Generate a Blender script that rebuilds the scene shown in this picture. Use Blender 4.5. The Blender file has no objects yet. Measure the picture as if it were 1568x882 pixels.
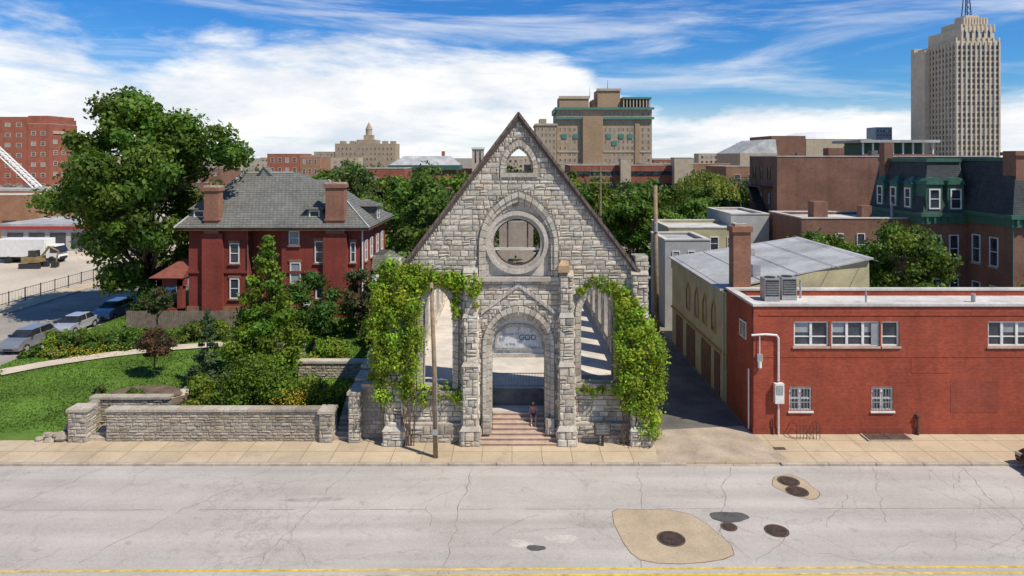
import bpy, math, random
import numpy as np
from mathutils import Vector, Matrix
random.seed(7); rng=np.random.default_rng(7)
S=bpy.context.scene; COL=S.collection
U=random.uniform
# ------------------------------------------------------------------ helpers
def empty(name,loc=(0,0,0)):
    e=bpy.data.objects.new(name,None); e.location=loc; e.empty_display_size=.3; COL.objects.link(e); return e
def attach(o,p):
    if p is not None:
        o.parent=p; o.matrix_parent_inverse=Matrix.Translation(-Vector(p.location))
class MB:
    def __init__(s): s.v=[];s.f=[];s.m=[];s.c=[]
    def add(s,vs,fs,m=0,col=(1,1,1)):
        b=len(s.v); s.v+= [tuple(p) for p in vs]; s.c+=[col]*len(vs)
        for f in fs: s.f.append([b+i for i in f]); s.m.append(m)
    def box(s,x0,x1,y0,y1,z0,z1,m=0,col=(1,1,1)):
        s.frustum(x0,x1,y0,y1,z0,x0,x1,y0,y1,z1,m,col)
    def frustum(s,x0,x1,y0,y1,z0,a0,a1,b0,b1,z1,m=0,col=(1,1,1)):
        s.add([(x0,y0,z0),(x1,y0,z0),(x1,y1,z0),(x0,y1,z0),(a0,b0,z1),(a1,b0,z1),(a1,b1,z1),(a0,b1,z1)],
          [(3,2,1,0),(4,5,6,7),(0,1,5,4),(1,2,6,5),(2,3,7,6),(3,0,4,7)],m,col)
    def tube(s,pts,rad,n=7,m=0,col=(1,1,1),cap=True):
        pts=[Vector(p) for p in pts]; vs=[];fs=[]
        for i,p in enumerate(pts):
            d=(pts[min(i+1,len(pts)-1)]-pts[max(i-1,0)]).normalized()
            a=d.orthogonal().normalized() if abs(d.z)<.9 else Vector((1,0,0)).cross(d).normalized()
            b=d.cross(a).normalized()
            for k in range(n):
                t=2*math.pi*k/n; vs.append(p+(a*math.cos(t)+b*math.sin(t))*rad[i])
        for i in range(len(pts)-1):
            for k in range(n):
                fs.append((i*n+k,i*n+(k+1)%n,(i+1)*n+(k+1)%n,(i+1)*n+k))
        if cap:
            fs.append(tuple(range(n))[::-1]); fs.append(tuple((len(pts)-1)*n+k for k in range(n)))
        s.add(vs,fs,m,col)
    def ell(s,c,r,m=0,nu=10,nv=7,col=(1,1,1)):
        vs=[];fs=[]
        for j in range(nv+1):
            ph=math.pi*j/nv
            for i in range(nu):
                th=2*math.pi*i/nu
                vs.append((c[0]+r[0]*math.sin(ph)*math.cos(th),c[1]+r[1]*math.sin(ph)*math.sin(th),c[2]+r[2]*math.cos(ph)))
        for j in range(nv):
            for i in range(nu):
                fs.append((j*nu+i,(j+1)*nu+i,(j+1)*nu+(i+1)%nu,j*nu+(i+1)%nu))
        s.add(vs,fs,m,col)
    def obj(s,name,mats,parent=None,smooth=False,bevel=0,xf=None):
        me=bpy.data.meshes.new(name)
        vs=s.v if xf is None else [tuple(xf@Vector(p)) for p in s.v]
        me.from_pydata(vs,[],s.f)
        for m in (mats if isinstance(mats,(list,tuple)) else [mats]): me.materials.append(m)
        me.polygons.foreach_set('material_index',s.m)
        at=me.attributes.new('Col','FLOAT_COLOR','POINT')
        arr=np.ones((len(s.v),4),dtype=np.float32); arr[:,:3]=np.array(s.c,dtype=np.float32).reshape(-1,3)
        at.data.foreach_set('color',arr.ravel())
        if smooth: me.polygons.foreach_set('use_smooth',[True]*len(s.f))
        me.update(); o=bpy.data.objects.new(name,me); COL.objects.link(o); attach(o,parent)
        if bevel:
            b=o.modifiers.new('bevel','BEVEL'); b.width=bevel; b.segments=2; b.limit_method='ANGLE'
        return o
def plate(name,outline,holes,d0,d1,mat,parent=None,axis='Y'):
    cu=bpy.data.curves.new(name+'_c','CURVE'); cu.dimensions='2D'; cu.fill_mode='BOTH'; cu.extrude=abs(d1-d0)/2
    for loop in [outline]+list(holes):
        sp=cu.splines.new('POLY'); sp.points.add(len(loop)-1); sp.use_cyclic_u=True
        for i,p in enumerate(loop): sp.points[i].co=(p[0],p[1],0,1)
    co=bpy.data.objects.new(name+'_c',cu); COL.objects.link(co)
    dg=bpy.context.evaluated_depsgraph_get(); dg.update()
    me=bpy.data.meshes.new_from_object(co.evaluated_get(dg)); COL.objects.unlink(co); bpy.data.objects.remove(co)
    mid=(d0+d1)/2
    for v in me.vertices:
        x,y,z=v.co
        v.co=(x,mid-z,y) if axis=='Y' else (mid+z,x,y)
    me.materials.clear(); me.materials.append(mat)
    at=me.attributes.new('Col','FLOAT_COLOR','POINT'); at.data.foreach_set('color',np.tile(np.array([.36,.33,.28,1],dtype=np.float32),len(me.vertices)))
    me.update(); me.name=name
    o=bpy.data.objects.new(name,me); COL.objects.link(o); attach(o,parent); return o
def arch(cx,w,zb,zs,za,n=9):
    h=za-zs; R=(w*w+h*h)/(2*w); a0=math.atan2(h,R-w)
    right=[(cx+w-R+R*math.cos(a0*i/n),zs+R*math.sin(a0*i/n)) for i in range(n+1)]
    left=[(2*cx-x,z) for x,z in right[:-1]]
    return [(cx-w,zb)]+left+[right[-1]]+right[:-1][::-1]+[(cx+w,zb)]
def band(mb,p1,p2,y0,y1,m=0,col=(1,1,1),closed=False):
    n=len(p1); vs=[(x,y0,z) for x,z in p1]+[(x,y0,z) for x,z in p2]+[(x,y1,z) for x,z in p1]+[(x,y1,z) for x,z in p2]; fs=[]
    for i in range(n if closed else n-1):
        j=(i+1)%n
        fs+=[(i,j,n+j,n+i),(2*n+i,3*n+i,3*n+j,2*n+j),(i,2*n+i,2*n+j,j),(n+i,n+j,3*n+j,3*n+i)]
    if not closed:
        fs+=[(0,n,3*n,2*n),(n-1,3*n-1,4*n-1,2*n-1)]
    mb.add(vs,fs,m,col)
def inpoly(x,z,P):
    r=False;n=len(P)
    for i in range(n):
        a=P[i];b=P[i-1]
        if (a[1]>z)!=(b[1]>z) and x<(b[0]-a[0])*(z-a[1])/(b[1]-a[1])+a[0]: r=not r
    return r
# ------------------------------------------------------------------ materials
class NT:
    def __init__(s,name):
        s.mat=bpy.data.materials.new(name); s.mat.use_nodes=True; s.t=s.mat.node_tree; s.n=s.t.nodes
        s.b=s.n['Principled BSDF']; s.co=s.n.new('ShaderNodeTexCoord').outputs['Object']
    def L(s,a,b): s.t.links.new(a,b)
    def noise(s,scale,detail=4,vec=None,rough=.55,dist=0):
        n=s.n.new('ShaderNodeTexNoise'); n.inputs['Scale'].default_value=scale; n.inputs['Detail'].default_value=detail
        n.inputs['Roughness'].default_value=rough; n.inputs['Distortion'].default_value=dist
        s.L(vec if vec is not None else s.co,n.inputs['Vector']); return n.outputs['Fac']
    def ramp(s,fac,stops):
        r=s.n.new('ShaderNodeValToRGB'); e=r.color_ramp.elements
        while len(e)<len(stops): e.new(.5)
        for i,(p,c) in enumerate(stops):
            e[i].position=p; e[i].color=(c[0],c[1],c[2],1) if not isinstance(c,(int,float)) else (c,c,c,1)
        s.L(fac,r.inputs['Fac']); return r.outputs['Color']
    def mix(s,a,b,fac=1,mode='MULTIPLY'):
        m=s.n.new('ShaderNodeMix'); m.data_type='RGBA'; m.blend_type=mode
        for v,k in ((fac,0),(a,6),(b,7)):
            if isinstance(v,(int,float)): m.inputs[k].default_value=v
            elif isinstance(v,tuple): m.inputs[k].default_value=(*v,1)
            else: s.L(v,m.inputs[k])
        return m.outputs[2]
    def math(s,op,a,b=0,c=0):
        m=s.n.new('ShaderNodeMath'); m.operation=op
        for i,v in enumerate((a,b,c)):
            if isinstance(v,(int,float)): m.inputs[i].default_value=v
            else: s.L(v,m.inputs[i])
        return m.outputs[0]
    def bump(s,h,strength=.5,dist=.05):
        b=s.n.new('ShaderNodeBump'); b.inputs['Strength'].default_value=strength; b.inputs['Distance'].default_value=dist
        s.L(h,b.inputs['Height']); s.L(b.outputs[0],s.b.inputs['Normal'])
    def wallvec(s):
        sp=s.n.new('ShaderNodeSeparateXYZ'); s.L(s.co,sp.inputs[0]); a=s.math('ADD',sp.outputs[0],sp.outputs[1])
        c=s.n.new('ShaderNodeCombineXYZ'); s.L(a,c.inputs[0]); s.L(sp.outputs[2],c.inputs[1]); return c.outputs[0]
def nmat(name,c,var=.25,scale=1.5,rough=.85,bump=.3,bscale=None,metal=0,fine=12,spec=.3):
    t=NT(name); lo=tuple(x*(1-var) for x in c); hi=tuple(min(1,x*(1+var)) for x in c)
    a=t.ramp(t.noise(scale,6),[(.3,lo),(.7,hi)])
    b=t.ramp(t.noise(fine,4),[(.3,.8),(.7,1.12)])
    t.L(t.mix(a,b,.7),t.b.inputs['Base Color']); t.b.inputs['Roughness'].default_value=rough; t.b.inputs['Metallic'].default_value=metal
    t.b.inputs['Specular IOR Level'].default_value=spec
    if bump: t.bump(t.noise(bscale or fine*1.5,5),bump,.04)
    return t.mat
def brickmat(name,c1,c2,mort,var=.3,bw=.24,bh=.08,stain=(.55,1.1),msize=.012,rough=.85):
    t=NT(name); v=t.wallvec(); br=t.n.new('ShaderNodeTexBrick'); t.L(v,br.inputs['Vector'])
    br.inputs['Scale'].default_value=1; br.inputs['Brick Width'].default_value=bw; br.inputs['Row Height'].default_value=bh
    br.inputs['Mortar Size'].default_value=msize; br.inputs['Color1'].default_value=(*c1,1); br.inputs['Color2'].default_value=(*c2,1); br.inputs['Mortar'].default_value=(*mort,1)
    br.inputs['Bias'].default_value=-.2
    st=t.ramp(t.noise(.35,8,rough=.7),[(.3,stain[0]),(.65,stain[1])])
    fi=t.ramp(t.noise(5,6,rough=.7),[(.3,1-var),(.7,1+var*.6)])
    ms=t.n.new('ShaderNodeMapping'); ms.inputs['Scale'].default_value=(1.6,1.6,.12); t.L(t.co,ms.inputs[0])
    dr=t.ramp(t.noise(1,6,vec=ms.outputs[0]),[(.3,.8),(.6,1.05)])
    t.L(t.mix(t.mix(t.mix(br.outputs['Color'],st,.7),fi,.7),dr,.6),t.b.inputs['Base Color']); t.b.inputs['Roughness'].default_value=rough
    t.b.inputs['Specular IOR Level'].default_value=.25
    t.bump(br.outputs['Fac'],-.5,.01); return t.mat
def attrmat(name,noise_s=6,lo=.7,hi=1.15,bump=.6,trans=0,rough=.9,tint=(1,1,1),stain=True):
    t=NT(name); a=t.n.new('ShaderNodeAttribute'); a.attribute_name='Col'
    c=t.mix(a.outputs['Color'],tint)
    if noise_s: c=t.mix(c,t.ramp(t.noise(noise_s,6,rough=.7),[(.3,lo),(.7,hi)]))
    if stain and not trans:
        c=t.mix(c,t.ramp(t.noise(.5,7,rough=.7),[(.35,(.70,.65,.58)),(.6,(1,1,1))]),.6)
        ms=t.n.new('ShaderNodeMapping'); ms.inputs['Scale'].default_value=(1.3,1.3,.16); t.L(t.co,ms.inputs[0])
        c=t.mix(c,t.ramp(t.noise(1,6,vec=ms.outputs[0],rough=.65),[(.36,(.62,.6,.57)),(.52,(1,1,1))]),.45)
    t.L(c,t.b.inputs['Base Color']); t.b.inputs['Roughness'].default_value=rough; t.b.inputs['Specular IOR Level'].default_value=.25
    if trans:
        tr=t.n.new('ShaderNodeBsdfTranslucent'); t.L(t.mix(c,(1.25,1.3,.6)),tr.inputs['Color'])
        ms=t.n.new('ShaderNodeMixShader'); ms.inputs[0].default_value=trans; t.L(t.b.outputs[0],ms.inputs[1]); t.L(tr.outputs[0],ms.inputs[2])
        t.L(ms.outputs[0],t.n['Material Output'].inputs['Surface'])
    elif bump: t.bump(t.noise(18,6,rough=.7),bump,.05)
    return t.mat
LEAF=attrmat('leaf',0,trans=.34,rough=.6)
STONE=attrmat('limestone',7,.70,1.2,.8)
SMOOTHST=nmat('dressed_limestone',(.55,.495,.415),.22,1.2,.85,.4,fine=9)
CAPST=nmat('stone_coping',(.44,.37,.28),.25,1.2,.9,.5,fine=9)
GABLECAP=nmat('gable_coping',(.11,.08,.07),.3,2,.7,.3)
REDPAINT=brickmat('painted_red_brick',(.42,.088,.044),(.32,.066,.038),(.26,.065,.04),.3,stain=(.62,1.12))
HOUSEBR=brickmat('house_red_brick',(.32,.062,.042),(.25,.048,.035),(.2,.055,.04),.25)
CHIM=brickmat('chimney_brick',(.36,.14,.075),(.27,.095,.055),(.3,.22,.16),.3)
BROWNBR=brickmat('brown_brick',(.30,.14,.085),(.235,.105,.066),(.22,.145,.11),.3)
ORBR=brickmat('orange_brick',(.40,.19,.095),(.34,.15,.075),(.3,.2,.14),.2)
FARRED=brickmat('far_red_brick',(.38,.12,.068),(.33,.098,.06),(.28,.12,.085),.15)
TANBR=brickmat('tan_brick',(.48,.36,.235),(.42,.31,.2),(.4,.33,.24),.15)
CREAM=nmat('cream_stucco',(.46,.40,.23),.18,.8,.9,.3)
TANST=nmat('tan_stucco',(.48,.39,.27),.15,.8,.9,.3)
TOWERST=nmat('tower_limestone',(.62,.52,.39),.08,.05,.9,0,fine=.5)
BEIGE=nmat('beige_far',(.48,.38,.27),.12,.1,.9,0,fine=1)
GREYW=nmat('grey_metal_siding',(.42,.41,.38),.15,.8,.6,.2)
SLATE=brickmat('slate_shingle',(.205,.20,.175),(.155,.15,.13),(.08,.08,.075),.35,bw=.35,bh=.2,msize=.02)
MANSARD=brickmat('mansard_slate',(.08,.088,.09),(.055,.065,.07),(.03,.03,.03),.3,bw=.3,bh=.2)
ROOFW=nmat('white_roof_membrane',(.54,.50,.45),.28,.5,.8,.2,fine=5)
ROOFG=nmat('grey_roof',(.38,.375,.36),.3,.4,.8,.2,fine=4)
ROOFD=nmat('dark_flat_roof',(.15,.135,.125),.3,.4,.9,.2,fine=4)
WHITE=nmat('white_paint',(.74,.72,.67),.1,2,.5,.05)
GREEN=nmat('green_trim_paint',(.05,.13,.09),.2,2,.6,.1)
TEAL=nmat('teal_copper',(.08,.22,.18),.15,1,.6,0)
DARK=nmat('dark_metal',(.035,.033,.032),.3,3,.5,.1,spec=.4)
RUST=nmat('rusty_iron',(.10,.06,.042),.4,6,.8,.4)
GALV=nmat('galvanised_metal',(.42,.42,.41),.15,3,.4,.05,metal=.4)
BROWNP=nmat('brown_door_paint',(.16,.09,.055),.25,2,.7,.2)
GOLD=nmat('ochre_trim',(.42,.26,.07),.2,2,.7,.1)
BARK=nmat('bark',(.12,.085,.06),.3,4,.95,1,fine=10)
WOODP=nmat('weathered_pole_wood',(.27,.19,.12),.3,3,.9,.8,fine=9)
FENCEW=nmat('fence_wood',(.22,.17,.13),.3,3,.9,.5)
STEPM=nmat('pink_granite_steps',(.48,.34,.25),.2,2,.8,.3)
FLOORC=nmat('nave_concrete_floor',(.60,.53,.44),.2,.7,.9,.3)
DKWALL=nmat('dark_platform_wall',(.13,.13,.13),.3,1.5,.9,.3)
RUBBER=nmat('tyre_rubber',(.025,.025,.025),.2,5,.8,.1)
def glassmat(name,c,rough=.08):
    t=NT(name); n=t.ramp(t.noise(.9,2),[(.35,tuple(x*.5 for x in c)),(.65,tuple(x*1.5 for x in c))]); t.L(n,t.b.inputs['Base Color'])
    t.b.inputs['Roughness'].default_value=rough; t.b.inputs['Specular IOR Level'].default_value=.7
    t.bump(t.noise(2.5,2),.08,.05); return t.mat
GLASS=glassmat('window_glass',(.035,.045,.055)); BLIND=nmat('window_blind',(.30,.31,.32),.2,1,.5,0); CARGL=glassmat('car_glass',(.02,.022,.025))
def carpaint(name,c):
    t=NT(name); t.b.inputs['Base Color'].default_value=(*c,1); t.b.inputs['Roughness'].default_value=.28; t.b.inputs['Metallic'].default_value=.35
    t.b.inputs['Coat Weight'].default_value=.6; t.bump(t.noise(1.5,2),.03,.02); return t.mat
def roadmat():
    t=NT('worn_concrete_road')
    base=t.ramp(t.noise(.12,8,rough=.65),[(.3,(.40,.355,.31)),(.7,(.52,.47,.415))])
    sp=t.n.new('ShaderNodeMapping'); sp.inputs['Scale'].default_value=(.06,.9,1); t.L(t.co,sp.inputs[0])
    streak=t.ramp(t.noise(1,6,vec=sp.outputs[0]),[(.3,.84),(.7,1.1)])
    fine=t.ramp(t.noise(14,5,rough=.8),[(.25,.70),(.75,1.2)])
    c=t.mix(t.mix(base,streak),fine,.8)
    spots=t.ramp(t.noise(1.3,6,rough=.6),[(.27,.6),(.4,1)]); c=t.mix(c,spots,.55)
    nz=t.n.new('ShaderNodeTexNoise'); nz.inputs['Scale'].default_value=.9; nz.inputs['Detail'].default_value=7; nz.inputs['Roughness'].default_value=.7; t.L(t.co,nz.inputs['Vector'])
    off=t.n.new('ShaderNodeVectorMath'); off.operation='SCALE'; off.inputs[3].default_value=1.5; t.L(nz.outputs['Color'],off.inputs[0])
    ad=t.n.new('ShaderNodeVectorMath'); ad.operation='ADD'; t.L(t.co,ad.inputs[0]); t.L(off.outputs[0],ad.inputs[1])
    for sc,wd,ms,st in ((.16,.006,.42,.4),(.5,.014,.55,.32),(1.3,.03,.6,.25)):
        vo=t.n.new('ShaderNodeTexVoronoi'); vo.feature='DISTANCE_TO_EDGE'; vo.inputs['Scale'].default_value=sc; t.L(ad.outputs[0],vo.inputs['Vector'])
        ln=t.ramp(vo.outputs['Distance'],[(0,1),(wd,0)]); mk=t.ramp(t.noise(.22+sc*.3,3),[(ms-.04,0),(ms+.04,1)])
        c=t.mix(c,(.21,.18,.155),t.math('MULTIPLY',t.math('MULTIPLY',ln,mk),st),'MIX')
    t.L(c,t.b.inputs['Base Color']); t.b.inputs['Roughness'].default_value=.9; t.b.inputs['Specular IOR Level'].default_value=.2
    t.bump(t.noise(30,4),.3,.02); return t.mat
ROAD=roadmat()
def walkmat():
    t=NT('sidewalk_concrete')
    base=t.ramp(t.noise(.35,8,rough=.65),[(.3,(.46,.345,.215)),(.7,(.62,.49,.33))])
    fine=t.ramp(t.noise(10,5,rough=.8),[(.25,.8),(.75,1.15)])
    br=t.n.new('ShaderNodeTexBrick'); t.L(t.co,br.inputs['Vector']); br.offset=0
    br.inputs['Scale'].default_value=1; br.inputs['Brick Width'].default_value=1.55; br.inputs['Row Height'].default_value=1.4; br.inputs['Mortar Size'].default_value=.02
    br.inputs['Color1'].default_value=(1,1,1,1); br.inputs['Color2'].default_value=(.85,.86,.86,1); br.inputs['Mortar'].default_value=(.5,.45,.4,1)
    st=t.ramp(t.noise(.9,5,rough=.6),[(.3,.72),(.45,1)])
    t.L(t.mix(t.mix(t.mix(base,fine),br.outputs['Color']),st,.6),t.b.inputs['Base Color']); t.b.inputs['Roughness'].default_value=.9
    t.bump(t.noise(25,4),.3,.02); return t.mat
WALK=walkmat()
CURB=nmat('kerb_stone',(.42,.35,.27),.25,1.5,.9,.3)
GRASS=nmat('lawn_grass',(.10,.18,.022),.35,.35,.95,.9,fine=7,bscale=25)
DIRT=nmat('urban_ground',(.22,.20,.14),.4,.05,.95,.3,fine=.6)
GRAVEL=nmat('gravel_lot',(.52,.44,.34),.2,.1,.95,.4,fine=3)
ALLEY=nmat('alley_asphalt',(.14,.125,.11),.35,.5,.9,.5,fine=8)
ASPH=nmat('side_street_asphalt',(.30,.265,.225),.2,.3,.9,.3,fine=6)
PATCH=nmat('concrete_patch',(.44,.34,.225),.14,.8,.9,.3,fine=9)
DPATCH=nmat('asphalt_patch',(.095,.088,.083),.35,1.5,.9,.5,fine=9)
YEL=nmat('yellow_line_paint',(.62,.42,.07),.3,3,.7,.2,fine=7)
MULCH=nmat('mulch_bed',(.15,.11,.07),.4,1.5,.95,.8)
# ------------------------------------------------------------------ stone panels
STC=(.66,.595,.49)
def scol(base=STC,lo=.74,hi=1.16):
    k=U(lo,hi); w=U(-.04,.045)
    if random.random()<.08: k*=.72
    return (base[0]*k*(1+w),base[1]*k,base[2]*k*(1-w))
def stone_panel(mb,O,Uv,Vv,N,w,h,inside=None,sh=(.2,.36),sw=(.32,.8),dp=(.03,.085),base=STC,m=0):
    O=Vector(O);Uv=Vector(Uv);Vv=Vector(Vv);N=Vector(N)
    def stone(u0,u1,v0,v1,lvl=0):
        if u1-u0<.07 or v1-v0<.05: return
        if inside:
            ok=all(inside(u,v) for u in (u0,(u0+u1)/2,u1) for v in (v0,v1))
            if not ok:
                if lvl<2:
                    um=(u0+u1)/2; stone(u0,um,v0,v1,lvl+1); stone(um,u1,v0,v1,lvl+1)
                elif lvl<4:
                    vm=(v0+v1)/2; stone(u0,u1,v0,vm,lvl+1); stone(u0,u1,vm,v1,lvl+1)
                return
        g=.010; a,b,c,d=u0+g,u1-g,v0+g,v1-g; r=U(.01,.03)
        us=(a,(a+b)/2+U(-.25,.25)*(b-a)*.5,b); vs_=(c,(c+d)/2+U(-.2,.2)*(d-c)*.5,d)
        P=[];e=U(*dp)
        for j in range(3):
            for i in range(3):
                cen=(i==1 and j==1); q=e if cen else e*U(.35,.8)
                uu=us[i]+(r if i==0 else -r if i==2 else 0); vv=vs_[j]+(r if j==0 else -r if j==2 else 0)
                P.append(O+Uv*uu+Vv*vv+N*q)
        ring=[0,1,2,5,8,7,6,3]; base_=[]
        for k in ring:
            i,j=k%3,k//3; base_.append(O+Uv*us[i]+Vv*vs_[j]-N*.02)
        fs=[(0,1,4,3),(1,2,5,4),(3,4,7,6),(4,5,8,7)]
        for k in range(8): k2=(k+1)%8; fs.append((9+k,9+k2,ring[k2],ring[k]))
        mb.add(P+base_,fs,m,scol(base))
    v=0
    while v<h-.04:
        rh=U(*sh)
        if h-v-rh<sh[0]*.6: rh=h-v
        u=-U(0,.4)
        while u<w:
            l=U(*sw); 
            if w-u-l<.15: l=w-u
            if random.random()<.18 and rh>.25:
                k=U(.4,.6)*rh; stone(max(u,0),min(u+l,w),v,v+k); stone(max(u,0),min(u+l,w),v+k,v+rh)
            else: stone(max(u,0),min(u+l,w),v,v+rh)
            u+=l
        v+=rh
def stone_box(mb,x0,x1,y0,y1,z0,z1,faces='FLR',**k):
    mb.box(x0,x1,y0,y1,z0,z1,0,(.36,.33,.28))
    if 'F' in faces: stone_panel(mb,(x0,y0,z0),(1,0,0),(0,0,1),(0,-1,0),x1-x0,z1-z0,**k)
    if 'L' in faces: stone_panel(mb,(x0,y1,z0),(0,-1,0),(0,0,1),(-1,0,0),y1-y0,z1-z0,**k)
    if 'R' in faces: stone_panel(mb,(x1,y0,z0),(0,1,0),(0,0,1),(1,0,0),y1-y0,z1-z0,**k)
    if 'B' in faces: stone_panel(mb,(x1,y1,z0),(-1,0,0),(0,0,1),(0,1,0),x1-x0,z1-z0,**k)
# ------------------------------------------------------------------ foliage
def leafmesh(name,C,Nn,col,size,parent=None,mat=None,aspect=.6):
    n=len(C); rnd=rng.normal(size=(n,3)); Nv=Nn*.9+rnd*.55; Nv/=np.linalg.norm(Nv,axis=1)[:,None]+1e-6
    t=np.cross(Nv,rng.normal(size=(n,3))); t/=np.linalg.norm(t,axis=1)[:,None]+1e-6; b=np.cross(Nv,t)
    s=(size*rng.uniform(.6,1.3,n))[:,None]
    V=np.stack([C+t*s,C+b*s*aspect,C-t*s,C-b*s*aspect],1).reshape(-1,3).astype(np.float32)
    me=bpy.data.meshes.new(name); me.vertices.add(4*n); me.vertices.foreach_set('co',V.ravel())
    me.loops.add(4*n); me.loops.foreach_set('vertex_index',np.arange(4*n,dtype=np.int32))
    me.polygons.add(n); me.polygons.foreach_set('loop_start',np.arange(0,4*n,4,dtype=np.int32)); me.polygons.foreach_set('loop_total',np.full(n,4,dtype=np.int32))
    a=np.ones((n,4,4),dtype=np.float32); a[:,:,:3]=col[:,None,:]
    at=me.attributes.new('Col','FLOAT_COLOR','POINT'); at.data.foreach_set('color',a.ravel())
    me.materials.append(mat or LEAF); me.update(calc_edges=True); me.validate()
    o=bpy.data.objects.new(name,me); COL.objects.link(o); attach(o,parent); return o
def clump_leaves(clumps,n,base,var=.35,flat=.8,ragged=.22):
    cl=np.array(clumps); w=cl[:,3]**2; idx=rng.choice(len(cl),n,p=w/w.sum())
    d=rng.normal(size=(n,3)); d[:,2]+=.25; d/=np.linalg.norm(d,axis=1)[:,None]
    f=rng.uniform(.4,1.05,n); out=rng.random(n)<ragged; f[out]=rng.uniform(1.0,1.65,out.sum())
    rr=cl[idx,3]*f
    C=cl[idx,:3]+d*rr[:,None]*np.array([1,1,flat])
    k=rng.uniform(1-var,1+var,len(cl))[idx]*rng.uniform(.75,1.3,n)
    hue=rng.uniform(-.12,.15,len(cl))[idx]
    col=np.array(base)[None,:]*k[:,None]; col[:,0]*=1+hue*1.5
    return C,d,col
def tree(name,x,y,z0,h,r,cb,base,n=8000,leaf=.3,ncl=45,shape='round',tr=.3,seed=1,cr=(.16,.3),ry=None,limbs=14,trunkm=None,keep=None,rag=.22,lobe=.12):
    random.seed(seed); e=empty(name,(x,y,z0)); ry=ry or r; ch=h-cb; cl=[]; tries=0
    ph=[U(0,6.28) for _ in range(4)]
    while len(cl)<ncl and tries<ncl*6:
        tries+=1; i=len(cl)
        if shape=='round':
            for _ in range(20):
                a=U(0,6.283); t=U(-1,1); rr=math.sqrt(1-t*t)*U(.35,1)**.6
                px,py,pz=math.cos(a)*rr,math.sin(a)*rr,t
                if t<-.5 and random.random()<.35: continue
                break
            th=math.atan2(pz,px); lb=1+lobe*math.sin(3*th+ph[0])+lobe*.9*math.sin(5*th+ph[1])+lobe*.5*math.sin(9*th+ph[2])
            R=U(*cr)*r; c=(x+px*(r-R*.7)*U(.84,1.1)*lb,y+py*(ry-R*.7),z0+cb+ch*.5+pz*(ch*.5-R*.6)*U(.85,1.06)*(.5+.5*lb),R)
        else:
            t=(i+.5)/ncl; a=i*2.4+U(-.4,.4); prof=(1-t)**.8*r*U(.7,1.15); R=max(.12*r,(1-t*.75)*r*U(*cr)*1.1)
            c=(x+math.cos(a)*max(0,prof-R*.5),y+math.sin(a)*max(0,prof-R*.5),z0+cb+ch*t,R)
        if keep and not keep(*c): continue
        cl.append(c)
    C,N,col=clump_leaves(cl,n,base,flat=.75 if shape=='round' else .6,ragged=rag)
    leafmesh('crown_foliage',C,N,col,leaf,e)
    mb=MB(); tp=z0+cb+ch*(.75 if shape=='round' else .97); k=6
    pts=[(x+math.sin(i*1.7+seed)*.06*r*i/k,y+math.cos(i*2.1+seed)*.05*r*i/k,z0-.1+(tp-z0)*i/k) for i in range(k+1)]
    mb.tube(pts,[tr*(1.25 if i==0 else 1)*(1-i/k*.85) for i in range(k+1)],8)
    for c in random.sample(cl,min(limbs,len(cl))):
        q=min(.85,max(.2,(c[2]-z0)/(tp-z0)-.25)); f=q*k; i=int(f); a=Vector(pts[i]).lerp(Vector(pts[min(i+1,k)]),f-i); b=Vector(c[:3])
        mid=a.lerp(b,.5)+Vector((U(-.1,.1),U(-.1,.1),-.05))*r*.5; rt=tr*(1-q*.85)*.6
        mb.tube([a,mid,b],[rt,rt*.6,rt*.2],5)
    mb.obj('trunk_and_limbs',trunkm or BARK,e,smooth=True); return e
def shrub(name,x,y,z,rx,ry,rz,base,n=2500,leaf=.12,ncl=18,seed=1,parent=None):
    random.seed(seed); e=parent or empty(name,(x,y,z)); cl=[]
    for i in range(ncl):
        a=U(0,6.283); t=U(0,1); rr=math.sqrt(max(0,1-t*t))*U(.3,1); R=U(.25,.42)*min(rx,rz)
        cl.append((x+math.cos(a)*rr*(rx-R*.5),y+math.sin(a)*rr*(ry-R*.5),z+.15*rz+t*(rz-R*.6),R))
    C,N,col=clump_leaves(cl,n,base); leafmesh('foliage',C,N,col,leaf,e)
    mb=MB()
    for c in random.sample(cl,min(5,len(cl))): mb.tube([(x,y,z-.1),((x+c[0])/2,(y+c[1])/2,z+rz*.35),c[:3]],[.05,.04,.015],5)
    mb.obj('stems',BARK,e); return e
# ------------------------------------------------------------------ windows / buildings
def win(mb,P,face,w,h,mf,mg,nx=1,ny=2,fr=.07,proud=.07,sill=None):
    px,py,pz=P
    def lb(u0,u1,d0,d1,z0,z1,m):
        if face=='F': mb.box(px+u0,px+u1,py-d1,py-d0,pz+z0,pz+z1,m)
        elif face=='L': mb.box(px-d1,px-d0,py+u0,py+u1,pz+z0,pz+z1,m)
        else: mb.box(px+d0,px+d1,py+u0,py+u1,pz+z0,pz+z1,m)
    lb(-w/2+fr,w/2-fr,-.02,.015,fr,h-fr,mg)
    lb(-w/2,-w/2+fr,-.02,proud,0,h,mf); lb(w/2-fr,w/2,-.02,proud,0,h,mf)
    lb(-w/2+fr,w/2-fr,-.02,proud,0,fr,mf); lb(-w/2+fr,w/2-fr,-.02,proud,h-fr,h,mf)
    for i in range(1,nx): u=-w/2+w*i/nx; lb(u-fr*.35,u+fr*.35,.016,proud*.8,fr,h-fr,mf)
    for j in range(1,ny): z=h*j/ny; lb(-w/2+fr,w/2-fr,.017,proud*.7,z-fr*.35,z+fr*.35,mf)
    if sill is not None: lb(-w/2-.1,w/2+.1,-.02,proud+.07,-.14,-.003,sill)
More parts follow.
